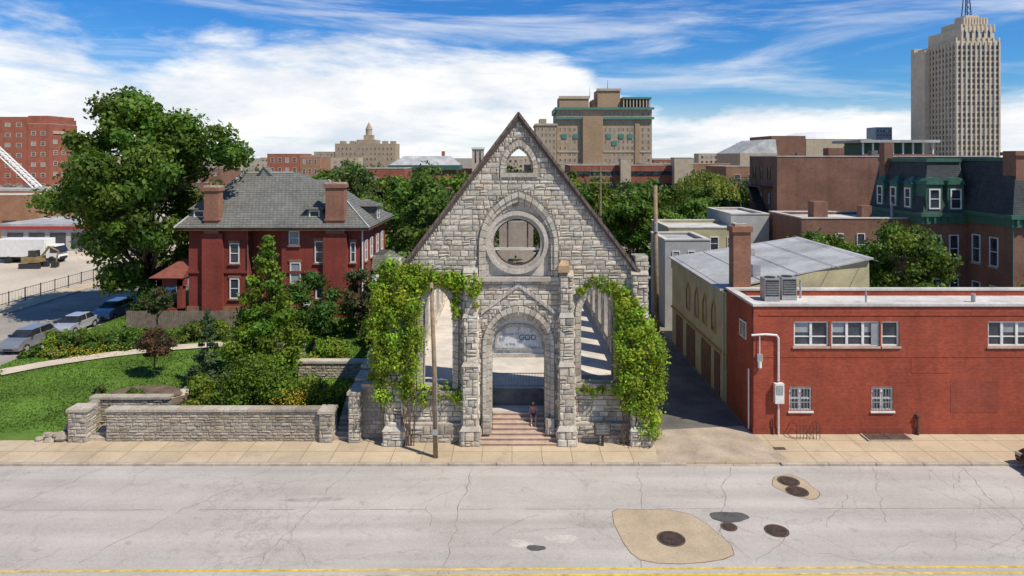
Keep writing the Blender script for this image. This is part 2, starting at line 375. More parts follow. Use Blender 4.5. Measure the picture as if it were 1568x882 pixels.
def grid(mb,face,plane,u0,u1,z0,z1,nc,nr,wf=.5,hf=.55,mf=1,mg=(2,2,2,3),ny=2,nx=1,skip=0,fr=.07,sill=None):
    cw=(u1-u0)/nc; rh=(z1-z0)/nr
    for i in range(nc):
        for j in range(nr):
            if random.random()<skip: continue
            u=u0+cw*(i+.5); z=z0+rh*j+rh*(1-hf)/2; P=(u,plane,z) if face=='F' else (plane,u,z)
            win(mb,P,face,cw*wf,rh*hf,mf,random.choice(mg),nx,ny,fr,sill=sill)
def bld(name,x0,x1,y0,y1,z1,wall,frame=WHITE,roof=ROOFD,grids=(),parapet=.6,cornice=None,ch=.4,extra=None,z0=-.1):
    e=empty(name,((x0+x1)/2,(y0+y1)/2,0)); mb=MB(); mb.box(x0,x1,y0,y1,z0,z1-parapet,0)
    t=.35
    if parapet>0:
        mb.box(x0,x1,y0,y0+t,z1-parapet,z1,0); mb.box(x0,x1,y1-t,y1,z1-parapet,z1,0)
        mb.box(x0,x0+t,y0+t,y1-t,z1-parapet,z1,0); mb.box(x1-t,x1,y0+t,y1-t,z1-parapet,z1,0)
        mb.box(x0-.06,x1+.06,y0-.06,y0+t+.05,z1,z1+.12,5); mb.box(x0-.06,x0+t+.05,y0+t+.05,y1+.05,z1,z1+.12,5); mb.box(x1-t-.05,x1+.06,y0+t+.05,y1+.05,z1,z1+.12,5)
        mb.box(x0+t+.05,x1-t-.05,y1-t-.05,y1+.05,z1,z1+.12,5)
    mb.box(x0+t,x1-t,y0+t,y1-t,z1-parapet,z1-parapet+.05,4)
    if cornice:
        mb.box(x0-ch,x1+ch,y0-ch,y0-.003,z1-1.2*ch-.3,z1-.05,5); mb.box(x0-ch,x0-.003,y0,y1,z1-1.2*ch-.3,z1-.05,5); mb.box(x1+.003,x1+ch,y0,y1,z1-1.2*ch-.3,z1-.05,5)
    for g in grids: grid(mb,**g)
    if extra: extra(mb)
    mb.obj('walls_roof_windows',[wall,frame,GLASS,BLIND,roof,cornice or SMOOTHST],e); return e
Y=lambda D:D-37.3
# ================================================================== CAMERA, SUN, WORLD
cam=bpy.data.cameras.new('camera'); co=bpy.data.objects.new('camera',cam); COL.objects.link(co)
co.location=(0,-37.3,15.5); co.rotation_euler=(math.radians(90),0,0); cam.sensor_width=36; cam.lens=24.0; cam.shift_y=-.1282; cam.clip_end=9000; cam.clip_start=.5
S.camera=co
sd=Vector((.49,-.34,.80)).normalized(); el=math.asin(sd.z); rot=math.atan2(sd.x,sd.y)
sl=bpy.data.lights.new('sun','SUN'); sl.energy=5.0; sl.angle=math.radians(.5); sl.color=(1,.94,.84); so=bpy.data.objects.new('sun',sl); COL.objects.link(so)
so.rotation_euler=sd.to_track_quat('Z','Y').to_euler(); so.location=(30,-30,60)
S.view_settings.view_transform='Standard'; S.view_settings.look='None'; S.view_settings.exposure=0
w=bpy.data.worlds.new('World'); S.world=w; w.use_nodes=True
class WT(NT):
    def __init__(s,w): s.t=w.node_tree; s.n=s.t.nodes; s.co=s.n.new('ShaderNodeTexCoord').outputs['Generated']
t=WT(w); bg=t.n['Background']; bg.inputs['Strength'].default_value=.1
sky=t.n.new('ShaderNodeTexSky'); sky.sky_type='NISHITA'; sky.sun_disc=False; sky.sun_elevation=el; sky.sun_rotation=rot; sky.altitude=200; sky.air_density=1.0; sky.dust_density=.4; sky.ozone_density=2.5
sp=t.n.new('ShaderNodeSeparateXYZ'); t.L(t.co,sp.inputs[0]); X,Yy,Z=sp.outputs
def mapr(v,a,b,c,d,smooth=True):
    m=t.n.new('ShaderNodeMapRange'); m.interpolation_type='SMOOTHSTEP' if smooth else 'LINEAR'
    t.L(v,m.inputs[0])
    for i,k in enumerate((a,b,c,d)): m.inputs[i+1].default_value=k
    return m.outputs[0]
def vmap(scale,rot=(0,0,0)):
    m=t.n.new('ShaderNodeMapping'); m.inputs['Scale'].default_value=scale; m.inputs['Rotation'].default_value=rot; t.L(t.co,m.inputs[0]); return m.outputs[0]
n1=t.noise(1,9,vec=vmap((3.5,3.5,13)),rough=.6,dist=.2)
n2=t.noise(1,8,vec=vmap((2.2,2.2,17),(0,.16,0)),rough=.6,dist=.5)
n3=t.noise(1,9,vec=vmap((2.2,2.2,15),(0,-.45,0)),rough=.62,dist=.7)
zb=mapr(X,.02,.24,.150,.062)
bank=mapr(t.math('ADD',t.math('SUBTRACT',zb,Z),t.math('MULTIPLY',t.math('SUBTRACT',n1,.5),.18)),-.012,.03,0,1)
gap=mapr(n2,.32,.50,.5,1); bank=t.math('MULTIPLY',bank,gap)
lim=mapr(Z,.25,.5,1,.15)
wisp=t.math('MULTIPLY',t.math('MULTIPLY',mapr(n3,.44,.72,0,1),.62),lim)
wisp2=t.math('MULTIPLY',t.math('MULTIPLY',mapr(n2,.54,.74,0,1),.4),lim)
haze=mapr(Z,0,.10,.8,0)
dens=t.math('MAXIMUM',t.math('MAXIMUM',bank,haze),t.math('MAXIMUM',wisp,wisp2))
skyc=t.mix(sky.outputs[0],(.38,.80,1.18)) 
skyc=t.mix(skyc,t.ramp(Z,[(0,(1.15,1.05,1)),(.2,(.60,.88,1.06)),(1,(.9,.95,1))]))
cl=t.ramp(t.noise(1,8,vec=vmap((5,5,16)),rough=.62),[(.34,(7.4,8.0,8.9)),(.56,(10.4,10.4,10.4))])
t.L(t.mix(skyc,cl,dens,'MIX'),bg.inputs['Color'])
# ================================================================== GROUND
def sheet(name,x0,x1,y0,y1,z,mat):
    mb=MB(); mb.add([(x0,y0,z),(x1,y0,z),(x1,y1,z),(x0,y1,z)],[(0,1,2,3)]); return mb.obj(name,mat)
sheet('ground',-5000,5000,-300,7000,-.16,DIRT)
sheet('main_road',-300,300,-24,-2.8,-.12,ROAD)
sheet('side_street',-50,-37,-2.8,260,-.118,ASPH)
mb=MB(); mb.box(-36.8,220,-2.65,.9,-.3,0,0); mb.obj('sidewalk',WALK)
mb=MB()
x=-36.8
while x<60:
    if not (8.5<x<13.5): mb.box(x+.01,x+2.39,-2.85,-2.655,-.3,.004,0)
    else: mb.box(x+.01,x+2.39,-2.85,-2.655,-.3,-.085,0)
    x+=2.4
mb.obj('kerb',CURB,bevel=.02)
mb=MB(); mb.box(-37,-36.8,-2.65,200,-.3,.0,0); mb.box(-50.2,-50,-2.65,200,-.3,.0,0); mb.obj('side_street_kerb',CURB)
mb=MB(); mb.box(-36.8,220,.9,220,-.3,-.02,0); mb.obj('city_block_ground',DIRT)
mb=MB(); mb.box(-300,-50.2,-2.65,220,-.3,-.02,0); mb.obj('gravel_lot',GRAVEL)
mb=MB(); mb.add([(-52.4,-2,-.01),(-50.2,-2,-.01),(-50.2,150,-.01),(-52.4,150,-.01)],[(0,1,2,3)]); mb.obj('far_sidewalk',WALK)
mb=MB(); mb.add([(7.9,.9,-.005),(13.3,.9,-.005),(13.3,55,-.005),(7.9,55,-.005)],[(0,1,2,3)]); mb.obj('alley',ALLEY)
APR=nmat('apron_concrete',(.42,.33,.24),.25,.8,.9,.3,fine=7)
mb=MB(); mb.add([(7.4,-2.6,.004),(14.2,-2.6,.004),(13.3,2.0,.004),(8.0,1.4,.004)],[(0,1,2,3)]); mb.obj('driveway_apron',APR)
mb=MB()
for yy in (-11.45,-11.83):
    for i in range(60):
        xa=-60+i*2; f=lambda x:yy+x*.008
        mb.add([(xa,f(xa)-.06,-.115),(xa+2,f(xa+2)-.06,-.115),(xa+2,f(xa+2)+.06,-.115),(xa,f(xa)+.06,-.115)],[(0,1,2,3)])
mb.obj('yellow_centre_line',YEL)
# cracks and joints
random.seed(23); mb=MB()
def crack(x,y,dx,dy,L,w,depth=0):
    a=math.atan2(dy,dx); px,py=x,y; l=0; pl=None
    while l<L:
        s_=U(.15,.5); a2=a+U(-.45,.45); qx,qy=px+math.cos(a2)*s_,py+math.sin(a2)*s_
        if qy>-2.95 or qy<-20: break
        nx_,ny_=-math.sin(a2),math.cos(a2); ww=w*U(.3,1.1)
        cur=[(qx-nx_*ww/2,qy-ny_*ww/2),(qx+nx_*ww/2,qy+ny_*ww/2)]
        if pl is None: pl=[(px-nx_*ww/2,py-ny_*ww/2),(px+nx_*ww/2,py+ny_*ww/2)]
        mb.add([(pl[0][0],pl[0][1],-.1175),(cur[0][0],cur[0][1],-.1175),(cur[1][0],cur[1][1],-.1175),(pl[1][0],pl[1][1],-.1175)],[(0,1,2,3)])
        pl=cur; px,py=qx,qy; l+=s_
        if depth<2 and random.random()<.05: crack(px,py,math.cos(a+U(-1.2,1.2)),math.sin(a+U(-1.2,1.2)),L*.3,w*.6,depth+1)
for i in range(13):
    x=-38+i*6.2+U(-1.5,1.5); crack(x,-3.0,U(-.5,.05),-1,U(5,13),.038)
for i in range(12): crack(U(-36,36),U(-4,-13),U(-1,1),U(-.5,.5),U(1,4),.026)
for i in range(16): crack(U(9,28),U(-4,-11),U(-1,1),U(-1,1),U(1,4),.026)
x=-40
while x<40:
    if random.random()<.8: mb.add([(x,-7.06+x*.004,-.1176),(x+1.4,-7.06+x*.004+U(-.01,.01),-.1176),(x+1.4,-7.02+x*.004,-.1176),(x,-7.02+x*.004,-.1176)],[(0,1,2,3)])
    x+=1.45
mb.obj('road_cracks',nmat('crack_fill',(.25,.215,.18),.35,2,.95,0))
def blob(name,cx,cy,rx,ry,z,mat,seed=1,n=28,am=.12):
    random.seed(seed); mb=MB(); ph=[U(0,6.28) for _ in range(4)]
    ps=[]
    for i in range(n):
        a=2*math.pi*i/n; k=1+am*math.sin(2*a+ph[0])+am*.7*math.sin(3*a+ph[1])+am*.3*math.sin(7*a+ph[2])
        ps.append((cx+rx*k*math.cos(a),cy+ry*k*math.sin(a),z))
    mb.add(ps,[tuple(range(n))]); return mb.obj(name,mat)
EDGE=nmat('patch_edge_tar',(.20,.15,.105),.3,3,.9,.2)
pp=[(4.42,-7.3),(4.7,-7.05),(7.1,-7.15),(7.8,-7.5),(8.25,-8.2),(8.6,-9.2),(8.8,-9.9),(8.7,-10.5),(8.2,-10.8),(7.4,-11.0),(6.4,-11.1),(5.6,-11.05),(5.0,-10.85),(4.7,-10.4),(4.5,-9.6),(4.35,-8.2)]
mb=MB(); mb.add([(6.6+(x-6.6)*1.015,-9+(y+9)*1.02,-.1155) for x,y in pp],[tuple(range(len(pp)))]); mb.obj('patch_edge',EDGE,bevel=0)
mb=MB(); mb.add([(x,y,-.114) for x,y in pp],[tuple(range(len(pp)))]); mb.obj('road_patch',PATCH)
blob('patch_edge',13.4,-4.95,1.0,1.1,-.1155,EDGE,5); blob('road_patch',13.4,-4.95,.96,1.06,-.114,PATCH,5)
blob('asphalt_patch',9.4,-7.7,.75,.5,-.1138,DPATCH,4)
blob('asphalt_patch',.95,-10.05,.35,.22,-.114,DPATCH,7)
LP=nmat('light_road_patch',(.52,.465,.40),.15,1.5,.9,.2)
blob('light_road_patch',2.0,-9.4,.6,.35,-.1145,LP,8); blob('light_road_patch',.3,-9.75,.5,.3,-.1145,LP,9)
ST=nmat('road_stain',(.36,.32,.28),.2,2,.9,.2)
blob('road_stain',3.6,-8.3,1.0,.3,-.1165,ST,10); blob('road_stain',-9,-6.2,1.3,.2,-.1165,ST,14,am=.2)
def manhole(x,y,z=-.112,r=.42):
    e=empty('manhole_cover',(x,y,z)); mb=MB(); mb.tube([(x,y,z-.01),(x,y,z+.008)],[r+.1]*2,28,0); mb.tube([(x,y,z),(x,y,z+.018)],[r]*2,28,1)
    for i in range(-4,5):
        hh=math.sqrt(max(0,r*r-(i*.09)**2))*.85; mb.box(x-hh,x+hh,y+i*.09-.02,y+i*.09+.02,z+.018,z+.028,0)
    mb.obj('cover',[RUST,DARK],e)
manhole(13.3,-4.45);manhole(13.3,-5.45);manhole(6.5,-9.4,r=.48);manhole(11.05,-8.8,r=.4);manhole(9.15,-8.5,r=.25)
mb=MB(); mb.box(13.9,14.5,-1.2,-.9,.004,.02,0); mb.obj('storm_grate',RUST)
def gh(x,y):
    s=min(1,max(0,(y-.9)/11)); s=s*s*(3-2*s); return .02+.5*s
mb=MB(); xs=np.arange(-36.7,-8.2,.95); ys=np.arange(.9,70,1.0)
vs=[(x,y,gh(x,y)+.03*math.sin(x*.9)*math.cos(y*.7)) for y in ys for x in xs]; nx=len(xs)
mb.add(vs,[(j*nx+i,j*nx+i+1,(j+1)*nx+i+1,(j+1)*nx+i) for j in range(len(ys)-1) for i in range(nx-1)])
mb.obj('lawn',GRASS,smooth=True)
mb=MB(); mb.box(-36.7,-25.2,.05,.95,-.1,.035,0); mb.obj('verge_grass',GRASS)
n=48000; gx=rng.uniform(-36.6,-9,n); gy=rng.uniform(.95,26,n); C=np.stack([gx,gy,np.array([gh(a,b) for a,b in zip(gx,gy)])+.03],1)
Nn=rng.normal(size=(n,3)); Nn[:,2]=np.abs(Nn[:,2])*.6
patch=.85+.3*np.sin(gx*.8+np.sin(gy*.6)*2)*np.sin(gy*.9+gx*.3); col=np.array([.12,.21,.026])[None]*(patch*rng.uniform(.7,1.25,n))[:,None]
leafmesh('grass_blades',C,Nn,col,.07)
def path(name,pts,w,mat,dz=.07):
    mb=MB(); P=[Vector((p[0],p[1],0)) for p in pts]; fine=[]
    for i in range(len(P)-1):
        for k in range(8): fine.append(P[i].lerp(P[i+1],k/8))
    fine.append(P[-1]); vs=[]
    for i,p in enumerate(fine):
        d=(fine[min(i+1,len(fine)-1)]-fine[max(i-1,0)]).normalized(); nrm=Vector((-d.y,d.x,0))
        for s_ in (-1,1): q=p+nrm*w/2*s_; vs.append((q.x,q.y,gh(q.x,q.y)+dz+.03))
    mb.add(vs,[(2*i,2*i+1,2*i+3,2*i+2) for i in range(len(fine)-1)]); mb.obj(name,mat)
PATH=nmat('garden_path_concrete',(.58,.48,.37),.15,1,.9,.2)
path('garden_path',[(-36.5,9),(-33.5,11.8),(-30.5,14),(-26.5,16.0),(-23,17.0),(-19,17.2)],1.5,PATH)
path('garden_path',[(-22.6,1),(-22.0,4),(-21,6.5),(-19.8,9),(-18,10.5)],1.6,PATH)
blob('mulch_bed',-23.3,6.6,2.2,1.2,.42,MULCH,12); blob('mulch_bed',-16,5,4.5,3,.4,MULCH,13)
# ================================================================== CHURCH
ch=empty('stone_church_ruin',(0.35,0,0)); C0=.35
OUT=[(-6.75,0),(7.4,0),(7.4,9.3),(6.85,9.3),(C0,17.75),(-6.15,9.3),(-6.75,9.3)]
lancL=arch(-4.05,.8,2.9,6.9,8.35); lancR=arch(4.65,.88,3.3,6.8,8.35)
lL=arch(-4.05,1.12,2.75,6.9,8.8); lR=arch(4.65,1.2,3.15,6.8,8.8)
roseA=arch(C0,1.78,8.95,10.7,13.05); roseO=arch(C0,2.15,8.95,10.7,13.6); roseM=arch(C0,1.95,8.95,10.7,13.32)
doorA=arch(C0,1.75,-.0,5.2,7.05); doorO=arch(C0,1.95,-.0,5.2,7.35)
topI=arch(.38,.78,14.62,14.85,16.1,8); topO=arch(.38,1.02,14.4,14.85,16.45,8)
plate('gable_wall',OUT,[lancL,lancR,roseA,doorA,topI],0,.85,STONE,ch)
mb=MB()
ex=[lL,lR,roseO,doorO,topO]
def ins(u,v):
    x=-6.75+u; z=v
    if z<9.25:
        if not(-6.7<x<7.35): return False
    elif abs(x-C0)*1.305>17.62-z: return False
    return not any(inpoly(x,z,p) for p in ex)
stone_panel(mb,(-6.75,0,0),(1,0,0),(0,0,1),(0,-1,0),14.15,17.9,inside=ins)
for (a,b) in ((-5.9,-2.75),(3.35,6.4)): stone_box(mb,a,b,-.25,-.005,0,.9,'F',base=(.5,.44,.36),dp=(.04,.12))
mb.box(-5.9,-2.75,-.27,-.003,.9,1.02,0,(.52,.47,.40)); mb.box(3.35,6.4,-.27,-.003,.9,1.02,0,(.52,.47,.40))
mb.obj('rock_faced_stones',STONE,ch)
mb=MB()
def buttress(x0,x1,top,capm=(.54,.49,.41)):
    st=[(0,1.0,.8,.1),(1.0,4.4,.62,.0),(4.4,7.0,.48,-.03),(7.0,top,.34,-.06)]
    for i,(a,b,p,g) in enumerate(st):
        stone_box(mb,x0-g,x1+g,-p,-.002,a,b-.18,'FLR',sh=(.28,.42),sw=(.3,.62),dp=(.03,.13))
        q=st[i+1] if i<3 else (0,0,.02,0)
        gg=g+.05; mb.frustum(x0-gg,x1+gg,-p-.08,-.002,b-.18,x0-q[3],x1+q[3],-q[2]-.02,-.002,b+.06,0,capm)
for a,b,tp in ((-6.8,-5.95,9.5),(-2.65,-1.85,9.4),(2.55,3.35,9.2),(6.45,7.4,9.3)): buttress(a,b,tp)
mb.box(2.5,3.1,-.5,.0,9.25,9.62,0,(.55,.38,.22))
mb.frustum(2.5,3.1,-.5,0,9.62,2.65,2.95,-.3,0,9.85,0,(.55,.38,.22))
stone_box(mb,6.7,7.4,-.1,.8,9.3,10.1,'FLR'); stone_box(mb,-6.85,-6.2,-.1,.8,9.4,9.9,'FLR')
mb.obj('buttresses',STONE,ch)
plate('gable_coping',[(-6.5,9.0),(C0,17.95),(7.2,9.0),(6.88,8.98),(C0,17.53),(-6.18,8.98)],[],-.2,1.0,GABLECAP,ch)
mb=MB()
for sx in (-1,1):
    for i in range(22):
        t0=i/22;t1=(i+.92)/22; xa=C0+sx*(6.72*(1-t0));xb=C0+sx*(6.72*(1-t1)); za=9.06+8.9*t0; zb_=9.06+8.9*t1
        mb.add([(xa,-.26,za-.2),(xb,-.26,zb_-.2),(xb,-.26,zb_+.03),(xa,-.26,za+.03),(xa,1.05,za-.2),(xb,1.05,zb_-.2),(xb,1.05,zb_+.03),(xa,1.05,za+.03)],[(0,1,2,3),(4,7,6,5),(0,4,5,1),(3,2,6,7),(0,3,7,4),(1,5,6,2)],0)
mb.obj('coping_slabs',nmat('coping_slab',(.16,.12,.10),.3,3,.8,.4),ch)
mb=MB()
def voussoirs(po,pi,y0,y1,m=0):
    n=len(po)
    for i in range(n-1):
        L=max(1,int(math.hypot(po[i+1][0]-po[i][0],po[i+1][1]-po[i][1])/.34))
        for k in range(L):
            f=lambda p,q:(p[i][0]+(p[i+1][0]-p[i][0])*q,p[i][1]+(p[i+1][1]-p[i][1])*q)
            a=(k+.04)/L;b=(k+.96)/L; dy=U(-.02,.02)
            band(mb,[f(po,a),f(po,b)],[f(pi,a),f(pi,b)],y0+dy,y1,m,scol((.62,.56,.46),.84,1.12))
voussoirs(lL,lancL,-.09,.3); voussoirs(lR,lancR,-.09,.3)
voussoirs(roseO,roseM,-.14,.3); voussoirs(roseM,roseA,-.05,.3)
voussoirs(roseA,arch(C0,1.62,8.95,10.7,12.82),.08,.4)
voussoirs(doorO,doorA,-.12,.3); voussoirs(doorA,arch(C0,1.6,0,5.2,6.83),.08,.5); voussoirs(arch(C0,1.6,0,5.2,6.83),arch(C0,1.45,0,5.2,6.6),.25,.7)
voussoirs(topO,topI,-.06,.3); mb.box(-.64,1.4,-.1,.3,14.38,14.62,0,(.55,.5,.42))
voussoirs(topI,arch(.38,.68,14.62,14.85,15.94,8),.2,.6)
mb.box(C0-2.2,C0+2.2,-.22,.1,8.72,8.95,0,(.58,.53,.45))
for sx in (-1,1):
    for i in range(9):
        a=i/9;b=(i+.93)/9; p=lambda q:(C0+sx*2.05*q,8.62-1.55*q)
        (xa,za),(xb,zb2)=p(a),p(b); band(mb,[(xa,za),(xb,zb2)],[(xa,za-.2),(xb,zb2-.2)],-.12,.02,0,scol((.6,.55,.47),.85,1.1))
for (cx,ww,zz) in ((-4.05,1.2,2.75),(4.65,1.3,3.15)): mb.box(cx-ww,cx+ww,-.2,.5,zz-.22,zz,0,(.53,.48,.4))
mb.obj('arch_mouldings',STONE,ch)
circ=lambda r,n=36,cx=C0-.08,cz=10.8:[(cx+r*math.cos(2*math.pi*i/n),cz+r*math.sin(2*math.pi*i/n)) for i in range(n)]
plate('rose_panel',arch(C0,1.77,8.96,10.7,13.03),[circ(1.3)],.22,.6,SMOOTHST,ch)
mb=MB(); band(mb,circ(1.72),circ(1.5),.0,.3,0,(.62,.56,.47),True); band(mb,circ(1.5),circ(1.3),.1,.5,0,(.55,.5,.42),True)
mb.obj('rose_window_ring',STONE,ch)
mb=MB(); mb.box(C0-1.35,C0+1.2,.3,.42,10.35,10.5,0); mb.box(C0-.63,C0-.55,.34,.4,10.5,11.9,1); mb.box(C0+.47,C0+.55,.34,.4,10.5,11.9,1)
band(mb,circ(1.29),circ(1.22),.32,.44,1,(1,1,1),True)
mb.obj('rose_window_brace',[SMOOTHST,RUST],ch)
t=NT('tympanum_mural'); c=t.ramp(t.noise(1.1,3,dist=1.5),[(.36,(.34,.38,.42)),(.48,(.64,.61,.56)),(.6,(.46,.49,.52)),(.7,(.66,.63,.58))]); t.L(t.mix(c,t.ramp(t.noise(9,5),[(.3,.8),(.7,1.1)])),t.b.inputs['Base Color']); t.b.inputs['Roughness'].default_value=.85
plate('tympanum',[(C0-1.44,4.62),(C0+1.44,4.62)]+arch(C0,1.44,5.2,5.2,6.6)[::-1][1:-1],[],.5,.75,t.mat,ch)
mb=MB(); band(mb,arch(C0,1.3,4.95,5.2,6.25),arch(C0,1.18,4.95,5.2,6.05),.4,.5,0,(.5,.46,.4)); mb.box(C0-1.44,C0+1.44,.38,.8,4.42,4.62,0,(.6,.52,.42)); mb.box(C0-1.25,C0+1.25,.42,.5,4.8,4.95,0,(.42,.4,.37))
for sx in (-1,1): 
    xa=C0+sx*1.44; stone_box(mb,min(xa,xa+sx*.3),max(xa,xa+sx*.3),.45,.85,0,5.2,'F',base=(.55,.5,.42),dp=(.01,.03))
mb.obj('door_surround',STONE,ch)
for txt,sz,px,pz in (('GOD',.42,.35,5.36),('house of',.26,-.55,5.62),('is love',.2,-.35,5.08),('BE',.3,-.75,5.3)):
    cu=bpy.data.curves.new('t','FONT'); cu.body=txt; cu.size=sz; cu.extrude=.006
    o=bpy.data.objects.new('t',cu); COL.objects.link(o); dg=bpy.context.evaluated_depsgraph_get(); dg.update(); me=bpy.data.meshes.new_from_object(o.evaluated_get(dg)); bpy.data.objects.remove(o)
    o=bpy.data.objects.new('mural_lettering',me); COL.objects.link(o); me.materials.clear(); me.materials.append(DARK if txt=='GOD' else BLIND); o.location=(px+.02,.49,pz); o.rotation_euler=(math.radians(90),0,0); attach(o,ch)
mb=MB()
for i in range(7):
    y0=-.75+.3*i; top=.16*(i+1)
    if i<3: x0,x1=-1.78+.06*i,2.5-.06*i
    else: x0,x1=C0-1.42,C0+1.42
    mb.box(x0,x1,y0,y0+.32 if i<6 else 1.3,0 if i==0 else top-.165,top-.0,0); 
    mb.box(x0,x1,y0-.03,y0+.02,top-.04,top+.004,1)
mb.obj('entrance_steps',[STEPM,nmat('step_nosing',(.55,.43,.33),.15,2,.8,.2)],ch)
mb=MB()
for sx in (-1,1):
    xa=C0+sx*1.5; xb=C0+sx*1.95; stone_box(mb,min(xa,xb),max(xa,xb),-.3,-.01,.45,1.5 if sx<0 else 1.3,'FLR',sh=(.3,.4),sw=(.25,.5),base=(.6,.53,.44))
mb.obj('step_cheek_stones',STONE,ch)
mb=MB(); mb.box(-6.4,7.0,1.3,2.2,0,1.12,0); mb.box(-6.4,7.0,2.28,27,0,2.08,0); mb.box(-6.4,7.0,2.2,2.28,0,2.06,1); mb.obj('nave_floor',[FLOORC,DKWALL],ch)
mb=MB()
mb.box(-1.9,2.6,2.35,2.38,2.9,2.94,0); mb.box(-1.9,2.6,2.35,2.38,2.2,2.23,0)
xx=-1.9
while xx<2.6: mb.box(xx,xx+.018,2.36,2.378,2.08,2.92,0); xx+=.17
mb.obj('platform_railing',nmat('grey_rail_paint',(.16,.155,.15),.2,3,.6,0),ch)
for sx,xw in ((-1,-6.75),(1,6.7)):
    holes=[arch(4.2+k*3.6,.95,2.8,5.9,7.3,6) for k in range(7)]
    plate('nave_side_wall',[(.86,0),(27.5,0),(27.5,8.4),(.86,8.4)],holes,xw,xw+.65,STONE,ch,axis='X')
    mb=MB()
    def ins2(u,v): return not any(inpoly(.9+u,v,arch(4.2+k*3.6,1.0,2.75,5.9,7.4,6)) for k in range(7))
    if sx<0: stone_panel(mb,(xw+.65,.9,0),(0,1,0),(0,0,1),(1,0,0),26,8.4,inside=ins2,sh=(.3,.45),sw=(.5,1.0))
    else: stone_panel(mb,(xw,26.9,0),(0,-1,0),(0,0,1),(-1,0,0),26,8.4,inside=lambda u,v:ins2(26-u,v),sh=(.3,.45),sw=(.5,1.0))
    mb.box(xw-.1,xw+.75,.86,27.5,8.4,8.6,0,(.55,.5,.42))
    mb.obj('nave_side_wall_stones',STONE,ch)
plate('rear_wall',[(-6.7,0),(7.3,0),(7.3,6.2),(2.0,6.4),(2.0,9.4),(-1.2,9.4),(-1.2,6.6),(-6.7,6.2)],[arch(C0,.9,3,5.2,6.2)],27,27.7,brickmat('grey_tan_brick',(.44,.36,.28),(.36,.3,.23),(.33,.28,.23),.3),ch)
# ---- ivy
ivy=empty('climbing_ivy',(-6,-.5,5)); random.seed(5)
cl=[]
def ivyfill(poly,n,y=(-.15,-.55),r=(.18,.42)):
    xs_=[p[0] for p in poly]; zs=[p[1] for p in poly]; k=0
    while k<n:
        x,z=U(min(xs_),max(xs_)),U(min(zs),max(zs))
        if inpoly(x,z,poly): cl.append((x,U(*y),z,U(*r))); k+=1
ivyfill([(-7.2,2.4),(-5.4,2.6),(-4.95,5),(-5.0,7.5),(-5.6,9.2),(-6.6,9.8),(-7.3,9.2),(-7.5,6)],160,(-.3,-.95),(.2,.46))
ivyfill([(-7.7,2.7),(-6.9,2.7),(-6.9,9),(-7.5,8)],35,(.2,1.6),(.3,.5))
ivyfill([(-6.6,8.8),(-1.8,8.0),(-1.75,8.9),(-4.5,9.4),(-6.3,9.8)],80,(-.1,-.5),(.13,.32))
ivyfill([(-5.2,7.0),(-4.9,8.4),(-3.0,8.3),(-3.1,9),(-5.4,9)],24,(-.1,-.4),(.14,.3))
ivyfill([(-3.2,6.6),(-2.7,6.6),(-2.8,8.6),(-3.3,8.6)],12,(-.1,-.4),(.12,.25))
ivyfill([(-2.6,7.6),(-1.9,7.4),(-1.6,8.3),(-2.6,8.6)],9,(-.4,-.6),(.12,.22))
ivyfill([(-6.7,1.9),(-2.7,2.1),(-2.7,2.9),(-4.8,3.1),(-6.7,3.0)],38,(-.1,-.4),(.12,.28))
ivyfill([(3.35,2.6),(5.6,2.55),(5.6,3.05),(3.4,3.1)],18,(-.1,-.4),(.1,.22))
ivyfill([(4.4,8.5),(5.4,7.9),(6.4,7.0),(6.6,7.9),(5.6,8.7),(4.5,8.95)],38,(-.1,-.5),(.13,.3))
ivyfill([(3.6,7.9),(4.5,8.6),(4.4,8.9),(3.5,8.3)],8,(-.1,-.3),(.1,.2))
ivyfill([(5.75,2.4),(5.6,4.5),(5.7,7.5),(6.6,7.9),(7.4,6.2),(8.1,5.2),(8.15,2.5),(8.0,1.0),(7.6,.45),(7.1,.5),(6.9,2.0),(6.4,1.8)],180,(-.35,-.95),(.18,.42))
ivyfill([(7.5,.6),(8.1,.6),(8.3,5.2),(7.6,6)],60,(.0,3.0),(.3,.5))
C,N,col=clump_leaves(cl,50000,(.22,.31,.024),var=.45,flat=1.15); 
N[:,1]-=.35; leafmesh('ivy_leaves',C,N,col,.085,ivy)
mb=MB()
for k in range(26):
    x=random.choice([U(-6.9,-5.2),U(5.9,7.2)]); z=0; pts=[(x,-.7,0)]
    while z<U(5,8.5): z+=.7; x+=U(-.15,.15); pts.append((x,-.65 if z<7 else -.2,z))
    mb.tube(pts,[.03-.02*i/len(pts) for i in range(len(pts))],5)
mb.obj('ivy_stems',BARK,ivy)
e=empty('information_sign',(4.85,-.6,0)); mb=MB()
mb.box(4.4,5.3,-.75,-.68,.55,1.3,0); mb.box(4.46,5.24,-.762,-.752,.61,1.24,1); mb.box(4.78,4.92,-.74,-.64,0,.55,0)
for i in range(6): mb.box(4.54,5.16-(i%2)*.15,-.768,-.763,.68+i*.08,.70+i*.08,2)
mb.obj('panel_and_post',[DARK,nmat('sign_face',(.10,.10,.095),.4,4,.5,0),BLIND],e)
